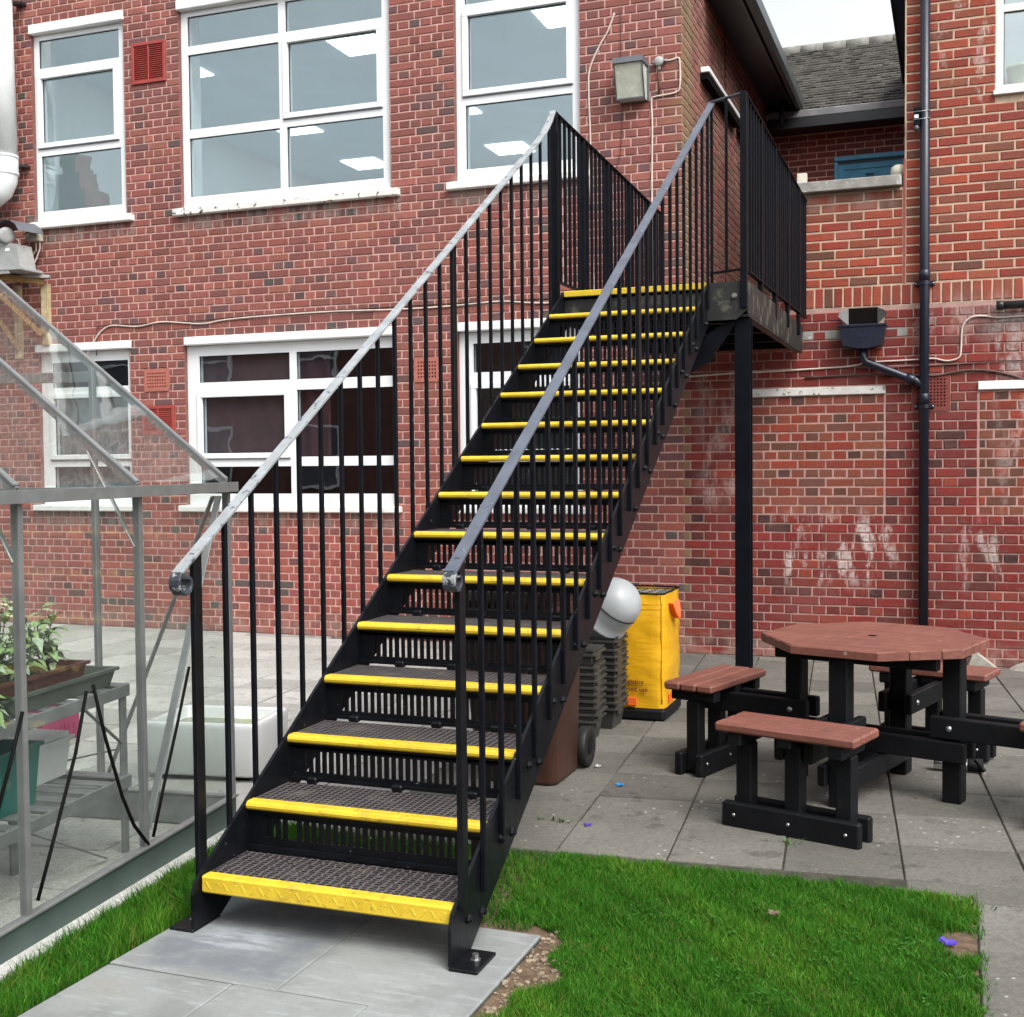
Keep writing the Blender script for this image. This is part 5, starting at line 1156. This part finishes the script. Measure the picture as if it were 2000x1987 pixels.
R = [bring(1.365,1.895,-4.82,-4.20,z0+.902), bring(1.365,1.895,-4.82,-4.20,z0+.92), bring(1.42,1.84,-4.76,-4.27,z0+.955)]
MB().add([p for r in R for p in r], [(i*n_+k,i*n_+(k+1)%n_,(i+1)*n_+(k+1)%n_,(i+1)*n_+k) for i in range(2) for k in range(n_)]+[tuple(range(n_))[::-1], tuple(range(2*n_,3*n_))], False).build('lid', M['bin'], BN)
for X in (1.862,1.375):
    wh = MB().lathe([(0,-.022),(.05,-.022),(.055,-.026),(.10,-.026),(.105,-.02),(.105,.02),(.10,.026),(.055,.026),(.05,.022),(0,.022)], (X,-4.19,gz(0,-4.19)+.106), Vector((1,0,0)), 24).build('wheel', M['tyre'], BN)
    MB().lathe([(0,.028),(.02,.028),(.045,.0235)], (X,-4.19,gz(0,-4.19)+.106), Vector((1,0,0)), 16).build('hub', M['blackplastic'], wh)
MB().tube([(1.37,-4.19,gz(0,-4.19)+.106),(1.86,-4.19,gz(0,-4.19)+.106)], .009, 8).build('axle', M['steel'], BN)
box('rib', M['bin'], BN, 1.60, 1.86, -4.245, -4.20, z0+.06, z0+.16, b=.01)
# ------------------------------------------------------------------ pipes and fittings on the walls
DP = empty('downpipe', (3.43,-.06,gz(0,0)), 'dark blue rainwater downpipe running the full height of the annex wall', 'pipe')
MB().tube([(3.428,-.062,gz(0,0)),(3.428,-.062,6.3)], .0375, 18).build('pipe', M['bluepipe'], DP)
for z_ in (2.99,2.02):
    MB().lathe([(.0376,0),(.043,.002),(.043,.075),(.0376,.08)], (3.428,-.062,z_+.03), n=18).build('collar', M['bluepipe'], DP)
    br = MB(); br.lathe([(.0445,0),(.0445,.028)], (3.428,-.062,z_-.005), n=18); br.box(3.352,3.504,-.022,-.001,z_-.006,z_+.03,b=.003); br = br.build('bracket', M['bluepipe'], DP)
    for X in (3.363,3.493): MB().lathe([(0,.006),(.006,.005),(.008,0)], (X,-.022,z_+.012), Vector((0,-1,0)), 8).build('screw', M['bolt'], br)
HP = empty('rain_hopper', (2.96,-.1,2.5), 'black rainwater hopper with a slanting branch pipe into the downpipe', 'hopper')
MB().prism([(2.785,2.675),(2.80,2.685),(3.125,2.685),(3.14,2.675),(3.115,2.525),(3.0,2.50),(2.93,2.50),(2.81,2.525)], 'y', -.155, -.004).build('hopper_box', M['bluepipe'], HP)
box('hopper_rim', M['bluepipe'], HP, 2.775, 3.15, -.165, -.003, 2.672, 2.692, b=.004)
vm = MB(); vm.beam((2.93,-.157,2.615),(2.962,-.157,2.588), .005, .006); vm.beam((2.962,-.157,2.588),(2.995,-.157,2.615), .005, .006); vm.build('chevron_mark', M['bluedark'], HP)
box('dark_outlet', M['hole'], HP, 2.845, 3.07, -.004, .004, 2.693, 2.836)
for sg, xc in ((-1,2.845),(1,3.07)):
    MB().add([(xc,-.01,2.70),(xc,-.01,2.835),(xc+sg*.066,-.085,2.80),(xc+sg*.075,-.09,2.765),(xc,-.015,2.70)][:4]+[(xc,-.012,2.70),(xc,-.012,2.835),(xc+sg*.066,-.087,2.80),(xc+sg*.075,-.092,2.765)], [(0,1,2,3),(7,6,5,4),(0,3,7,4),(1,5,6,2),(2,6,7,3),(0,4,5,1)]).build('flashing_flap', M['lead'], HP)
MB().tube([(2.962,-.075,2.51),(2.962,-.07,2.43),(2.985,-.066,2.395),(3.03,-.064,2.375),(3.36,-.062,2.235),(3.415,-.062,2.19)], .033, 14).build('branch_pipe', M['bluepipe'], HP)
MB().lathe([(.034,0),(.040,.002),(.040,.07),(.034,.074)], (3.29,-.062,2.264), Vector((.925,0,-.38)), 14).build('collar', M['bluepipe'], HP)
BP = MB().tube([(3.965,-.055,2.795),(4.95,-.055,2.802)], .031, 14); BP.lathe([(.0,0),(.036,0),(.036,.05),(.031,.052)], (3.955,-.055,2.795), Vector((1,0,0)), 14); BP.build('waste_pipe', M['gutter'], None, 'short black horizontal waste pipe at the right of the annex wall', 'pipe', loc=(4.4,-.055,2.8))
CL = empty('pipe_sensor', (3.36,-.06,4.3), 'small black and white sensor strapped to the downpipe', 'sensor')
box('body', M['blackplain'], CL, 3.345, 3.392, -.095, -.03, 4.225, 4.372, b=.008); box('white_band', M['upvc'], CL, 3.349, 3.380, -.097, -.0955, 4.285, 4.312); MB().lathe([(0,0),(.02,0),(.02,.035),(0,.035)], (3.366,-.075,4.195), n=12).build('lens_tube', M['lampgrey'], CL)
for z_ in (4.335,4.275): MB().tube([(3.34,-.097,z_),(3.40,-.105,z_-.002),(3.47,-.09,z_+.004)], .003, 5).build('strap', M['bolt'], CL)
def cable(pts, r, m_, label, off=-.008):
    P_ = [Vector((x, off, z)) for x, z in pts]; out = []
    for i in range(len(P_)-1):
        p0, p1, p2, p3 = P_[max(i-1,0)], P_[i], P_[i+1], P_[min(i+2,len(P_)-1)]
        for k in range(5):
            t_ = k/5; out.append(.5*((2*p1)+(-p0+p2)*t_+(2*p0-5*p1+4*p2-p3)*t_*t_+(-p0+3*p1-3*p2+p3)*t_**3))
    out.append(P_[-1]); mb = MB().tube(out, r, 6); o = mb.build('cable', M[m_], None, label, 'cable', loc=tuple(P_[0])); return o
cable([(-4.74,2.73),(-4.62,2.90),(-4.543,2.987),(-4.402,3.046),(-4.083,3.022),(-3.79,3.054),(-3.33,3.013),(-3.07,3.037),(-2.65,3.052),(-1.87,3.058),(-1.19,3.042),(-.64,3.044),(-.17,3.06),(.255,3.021),(.9,3.03)], .008, 'cable', 'long white cable sagging across the wall between the two rows of windows')
cable([(-4.60,2.75),(-4.585,3.0),(-4.52,3.052),(-4.0,3.05),(-3.5,3.045),(-2.6,3.068),(-1.5,3.07),(-.4,3.068),(.5,3.06)], .006, 'darkcable', 'thin dark cable running just above the long white cable', -.006)
cable([(.90,5.46),(.845,5.322),(.765,5.197),(.678,5.016),(.666,4.833),(.68,4.357),(.668,4.1),(.69,3.6),(.70,2.9)], .008, 'cable', 'white cable hanging down right of the upstairs window')
cable([(1.335,5.0),(1.40,5.003),(1.451,5.013),(1.467,4.974),(1.467,4.78),(1.43,4.727),(1.257,4.711),(1.222,4.682),(1.228,4.465),(1.222,3.993),(1.225,3.3),(1.22,2.75)], .008, 'cable', 'white cable looping from the round junction box beside the floodlight')
cable([(.955,5.5),(.955,5.0),(.962,4.75),(.955,4.4),(.93,4.2),(.86,4.05),(.80,3.7)], .004, 'darkcable', 'thin dark wire passing behind the floodlight', -.005)
cable([(4.9,2.715),(4.156,2.711),(3.973,2.708),(3.857,2.726),(3.763,2.714),(3.71,2.64),(3.701,2.491),(3.686,2.41),(3.599,2.386),(3.503,2.407),(3.407,2.406),(3.22,2.401),(3.015,2.396),(2.85,2.37),(2.6,2.36),(2.3,2.352),(1.9,2.345),(1.5,2.33)], .008, 'cable', 'white cable with an S-bend behind the downpipe')
cable([(4.9,2.10),(4.25,2.16),(4.159,2.217),(4.053,2.262),(3.898,2.30),(3.741,2.306),(3.639,2.293),(3.472,2.273),(3.1,2.30),(2.5,2.29)], .010, 'darkcable', 'thick dark cable arching over the red air brick')
cable([(4.9,2.385),(4.2,2.372),(3.8,2.362),(3.5,2.353),(2.9,2.345)], .005, 'darkcable', 'thin straight dark wire below the white S-bend cable', -.006)
FL = empty('floodlight', (1.08,-.1,4.83), 'boxy grey floodlight with a milky lens on the wall', 'floodlight')
c_ = MB().prism([(-.01,5.015),(-.20,5.015),(-.215,4.965),(-.01,4.975)], 'x', .935, 1.195); c_.build('cap', M['lampgrey'], FL)
MB().prism([(-.012,4.974),(-.195,4.964),(-.105,4.695),(-.012,4.69)], 'x', .948, 1.182).build('lens', M['lens'], FL)
fr_ = MB()
for X in (.944,1.186): fr_.beam((X,-.198,4.962),(X,-.108,4.697), .010, .012)
fr_.beam((.94,-.107,4.692),(1.19,-.107,4.692), .014, .014); fr_.build('lens_frame', M['lampgrey'], FL)
box('back_plate', M['lampgrey'], FL, .942, 1.205, -.012, -.002, 4.682, 5.0, b=.004)
for z_ in (4.72,4.93): MB().lathe([(0,.006),(.006,.005),(.008,0)], (1.183,-.02 if z_ < 4.8 else -.03,z_), Vector((1,0,0)), 8).build('screw', M['bolt'], FL)
bl = MB().tube([(1.29,-.02,4.95),(1.285,-.02,4.90),(1.292,-.012,4.80),(1.288,-.01,4.73)], .008, 6).build('lead', M['darkcable'], FL)
JB = MB().lathe([(0,.045),(.034,.045),(.040,.038),(.040,0),(0,0)], (1.292,-.002,4.998), Vector((0,-1,0)), 16); JB.tube([(1.292,-.02,4.96),(1.292,-.02,4.925)], .014, 10); JB.tube([(1.33,-.02,5.0),(1.36,-.02,5.003)], .011, 8); JB.tube([(1.255,-.02,4.996),(1.235,-.02,4.994)], .011, 8)
JB.build('junction_box', M['grey'], None, 'small round grey junction box right of the floodlight', 'junction box', loc=(1.292,-.002,5.0))
for y0_, y1_, lb in ((.735,2.46,'longer'),(2.62,4.3,'shorter')):
    t_ = MB(); t_.box(1.491,1.575,y0_,y1_,5.105,5.155,b=.006); t_ = t_.build('cable_trunking', M['lintel'], None, f'white strip fixed to the terrace side wall, the {"near" if y0_ < 1 else "far"} one', 'trunking', 'white strips on the terrace wall', loc=(1.5,y0_,5.15)); box('dark_band', M['hole'], t_, 1.491, 1.56, y0_+.01, y1_-.01, 5.045, 5.104)  # plain dark band directly below each white strip
box('cream_box', M['cream'], None, 2.43, 2.508, .03, .09, 3.8675, 3.965, b=.004, label='small cream box standing on the left end of the coping', cat='box')
BLm = MB().lathe([(0,.055),(.03,.052),(.055,.036),(.065,.0),(.055,-.036),(.03,-.052),(0,-.055)], (3.225,.10,3.925), Vector((0,0,1)), 20); BLm.build('round_lamp', M['cream'], None, 'pale round bulkhead lamp at the right end of the coping', 'lamp', loc=(3.225,.1,3.925))
# duct, fan and bracket on the left
DU = empty('ventilation_duct', (-5.75,-.2,4.5), 'wide white ventilation duct at the top left corner', 'duct')
MB().tube([(-5.585,-.20,6.9),(-5.555,-.20,4.80)], .140, 28).build('duct', M['duct'], DU)
el = [(-5.555,-.20,4.81),(-5.555,-.20,4.68),(-5.563,-.205,4.58),(-5.60,-.22,4.49),(-5.68,-.25,4.42),(-5.80,-.28,4.39),(-5.97,-.30,4.38)]; MB().tube(el, .145, 28).build('elbow', M['duct'], DU)
for z_ in (6.42,4.79,4.62): MB().lathe([(.1405,0),(.150,.004),(.150,.03),(.1405,.034)], (-5.555 if z_ < 5 else -5.578,-.20,z_), n=28).build('clamp_band', M['duct'], DU)
for z_ in (6.40,4.735): box('wall_bracket', M['gutter'], DU, -5.50, -5.385, -.10, -.001, z_-.018, z_+.012, b=.003)
FN = empty('extractor_fan', (-5.5,-.3,3.6), 'grey extractor fan motor under a curved hood on a shelf', 'fan')
MB().lathe([(0,-.09),(.07,-.09),(.08,-.08),(.083,.075),(.076,.09),(.05,.097),(0,.097)], (-5.40,-.36,3.965), Vector((.72,-.66,-.10)), 26).build('motor', M['grey'], FN)
box('motor_badge', M['upvc'], FN, -5.375, -5.335, -.425, -.418, 3.955, 3.985) if 0 else None
MB().prism([(-5.66,3.63),(-5.185,3.63),(-5.24,3.87),(-5.47,3.895),(-5.66,3.895)], 'y', -.40, -.18).build('housing', M['grey'], FN); box('opening', M['hole'], FN, -5.62, -5.50, -.404, -.4005, 3.66, 3.84); box('rating_plate', M['upvc'], FN, -5.375, -5.32, -.404, -.4005, 3.80, 3.83)
hd = [(-5.70,-.30,4.035),(-5.52,-.30,4.05),(-5.42,-.30,4.08),(-5.33,-.30,4.105),(-5.26,-.30,4.095),(-5.19,-.30,4.05),(-5.15,-.30,3.985)]
hm = MB()
for (a,b) in zip(hd[:-1], hd[1:]): hm.hexa([(a[0],-.46,a[2]),(b[0],-.46,b[2]),(b[0],-.10,b[2]+.02),(a[0],-.10,a[2]+.02),(a[0],-.46,a[2]+.004),(b[0],-.46,b[2]+.004),(b[0],-.10,b[2]+.024),(a[0],-.10,a[2]+.024)])
hm.build('hood', M['lampgrey'], FN)
sh = MB(); sh.box(-5.9,-5.15,-.45,-.12,3.600,3.628,b=.003); sh.beam((-5.75,-.35,3.59),(-5.10,-.08,3.575), .05, .03); sh.beam((-5.80,-.43,3.585),(-5.30,-.43,3.585), .03, .03); sh.build('shelf', M['grey'], FN)
MB().tube([(-5.36,-.36,3.98),(-5.27,-.33,3.92),(-5.26,-.30,3.80),(-5.245,-.26,3.66)], .010, 6).build('lead', M['cable'], FN)
TBk = empty('timber_bracket', (-5.2,-.1,3.0), 'brown timber bracket holding the fan shelf', 'bracket')
box('upright', M['timberpale'], TBk, -5.245, -5.160, -.06, -.001, 2.88, 3.51, b=.003); MB().beam((-5.20,-.06,3.53),(-5.62,-.46,3.57), .05, .06).build('arm', M['timber'], TBk); MB().beam((-5.22,-.08,2.98),(-5.62,-.45,3.53), .055, .05).build('strut', M['timber'], TBk)
MB().beam((-5.55,-.06,2.85),(-5.80,-.42,3.53), .055, .05).build('strut', M['timber'], TBk); box('upright', M['timberpale'], TBk, -5.60, -5.53, -.06, -.001, 2.75, 3.51, b=.003)
IS = empty('isolator_switch', (-5.31,-.06,3.95), 'small cream isolator switch box below the upstairs sill', 'switch')
box('case', M['cream'], IS, -5.395, -5.24, -.10, -.002, 3.955, 4.078, b=.005); MB().lathe([(0,.02),(.022,.02),(.026,0)], (-5.36,-.10,4.02), Vector((0,-1,0)), 14).build('rotary_knob', M['cream'], IS); box('lever', M['upvc'], IS, -5.40, -5.345, -.132, -.12, 4.014, 4.026, b=.003)
MB().tube([(-5.31,-.03,3.955),(-5.315,-.03,3.87),(-5.36,-.06,3.78),(-5.44,-.12,3.77)], .009, 6).build('lead', M['cable'], IS); MB().tube([(-5.265,-.03,3.955),(-5.265,-.03,3.88),(-5.30,-.06,3.75),(-5.36,-.12,3.64),(-5.40,-.16,3.61)], .009, 6).build('lead', M['cable'], IS)
# ------------------------------------------------------------------ small things on the ground
FK = empty('steel_flask', (3.69,-3.675,gz(0,-3.67)), 'silver metal flask with a black cap lying under the picnic table', 'flask')
fz = gz(0,-3.67)+.038; MB().lathe([(0,0),(.034,0),(.037,.006),(.037,.15),(.03,.165),(0,.165)], (3.57,-3.685,fz), Vector((1,.02,0)), 22).build('body', M['steel'], FK); MB().lathe([(.031,.163),(.034,.17),(.034,.235),(0,.24)], (3.57,-3.685,fz), Vector((1,.02,0)), 18).build('cap', M['blackplastic'], FK)
MB().beam((3.77,-3.70,fz+.034),(3.815,-3.72,fz-.02), .02, .012).build('carry_loop', M['blackplastic'], FK)
def scrap(name, x, y, m_, s_, label, cat, up=.006, n_=5):
    mb = MB(); b = Vector((x,y,gz(x,y)+up))
    for k in range(n_):
        a = k*2.2+random.uniform(-.4,.4); q = b+Vector((math.cos(a)*s_*.4,math.sin(a)*s_*.4,random.uniform(0,.006)))
        mb.obox(q, Vector((math.cos(a),math.sin(a),.25)).normalized(), Vector((-math.sin(a),math.cos(a),.1)).normalized(), Vector((-.2,.1,1)).normalized(), s_*random.uniform(.3,.6), s_*random.uniform(.15,.35), .0014)
    mb.build(name, M[m_], None, label, cat, loc=tuple(b))
scrap('plastic_scrap', 2.136,-4.54,'bitblue',.026,'crumpled bright blue scrap on the paving in front of the bin','litter'); scrap('plastic_scrap', 2.184,-5.24,'bitpurple',.024,'small violet scrap on the paving near the stairs','litter'); scrap('plastic_scrap', 3.655,-6.12,'bitpurple',.030,'violet plastic scrap on the bare corner of the lawn','litter')
scrap('dry_leaf', 3.105,-6.15,'dryleaf',.030,'curled brown leaf lying on the lawn','leaf', .045, 4); scrap('paper_scrap', 1.93,-4.20,'whiteplastic',.016,'tiny white scrap beside the bin wheel','litter')
for pts, lb in (([(3.755,0),(3.79,.10),(3.83,.118),(3.88,.085),(3.985,0)],'pale triangular lump of broken mortar at the wall foot behind the table'),([(4.065,0),(4.12,.035),(4.19,.06),(4.30,.075),(4.42,0)],'second pale mortar lump at the wall foot, cut by the photo edge')):
    MB().prism([(x, z+gz(0,0)-.005) for x, z in pts][::-1], 'y', -.14, -.004).build('mortar_lump', M['rubble'], None, lb, 'rubble', loc=(pts[0][0],-.07,0))
for x, y, n_, s_, lb in ((2.02,-5.20,26,.05,'tuft of weeds in the paving joint beside the stairs'),(3.03,-5.20,22,.04,'low weeds in the paving joint below the front bench'),(3.70,-5.72,30,.06,'weeds at the corner of the lawn'),(3.70,-6.42,30,.05,'broad-leaved weed at the lawn edge')):
    mb = MB()
    for k in range(n_):
        a = random.uniform(0,6.28); r = random.uniform(0,s_); h = random.uniform(.012,.035); q = Vector((x+r*math.cos(a)*2,y+r*math.sin(a)*.5,gz(x,y)-.006)); d_ = Vector((math.cos(a*3),math.sin(a*3),0)); w_ = d_.cross(UPV)*.0028
        mb.add([q-w_,q+w_,q+d_*h*.7+UPV*h*.8+w_*.8,q+d_*h*.7+UPV*h*.8-w_*.8,q+d_*h*1.3+UPV*h],[(0,1,2,3),(3,2,4)])
    mb.build('weeds', M['weed'], None, lb, 'weeds', loc=(x,y,gz(x,y)), kind='stuff')
# ------------------------------------------------------------------ building across the yard: seen only as reflections in the panes
OPP = empty('opposite_building', (-4,-21,0), 'dark brick building reflected in the window panes', 'building')
t = NT('far_brickwork'); bt = t.n('ShaderNodeTexBrick'); t.set(bt.inputs['Vector'], t.n('ShaderNodeMapping', vector_type='POINT').outputs[0]) if 0 else None
M['farbrick'] = mat('far_brick', (.16,.075,.06), .9, .2, 3)
box('wall', M['farbrick'], OPP, -32, 12, -22, -21, -.2, 6.6)
for k in range(11):
    for z_ in (1.0,3.9):
        x = -29+k*3.6; w_ = bpy.data.objects.new('window', None); COL.objects.link(w_); w_.parent = OPP
        box('pane', M['lampgrey'], OPP, x, x+1.3, -20.995, -20.98, z_, z_+1.7); f = MB()
        for q in ((x-.08,x+1.38,z_-.1,z_),(x-.08,x+1.38,z_+1.7,z_+1.8),(x-.08,x,z_,z_+1.7),(x+1.3,x+1.38,z_,z_+1.7),(x,x+1.3,z_+.8,z_+.86)): f.box(q[0],q[1],-20.99,-20.93,q[2],q[3])
        f.build('window_frame', M['upvc'], OPP); bpy.data.objects.remove(w_)
MB().prism([(-20.6,6.55),(-24.5,9.0),(-26,9.0),(-26,6.55)], 'x', -32.4, 12.4).build('roof', M['tile'], OPP)
ch = MB(); ch.box(-24.9,-23.0,-23.2,-22.2,6.6,10.7); ch.box(-24.5,-23.3,-23.1,-22.3,10.7,11.3); ch.box(-24.2,-23.5,-23.05,-22.35,11.3,11.9); ch.box(-25.1,-22.8,-23.3,-22.1,9.7,10.0); ch.build('chimney', mat('chimney_brick', (.28,.07,.05), .9, .2, 4), OPP)
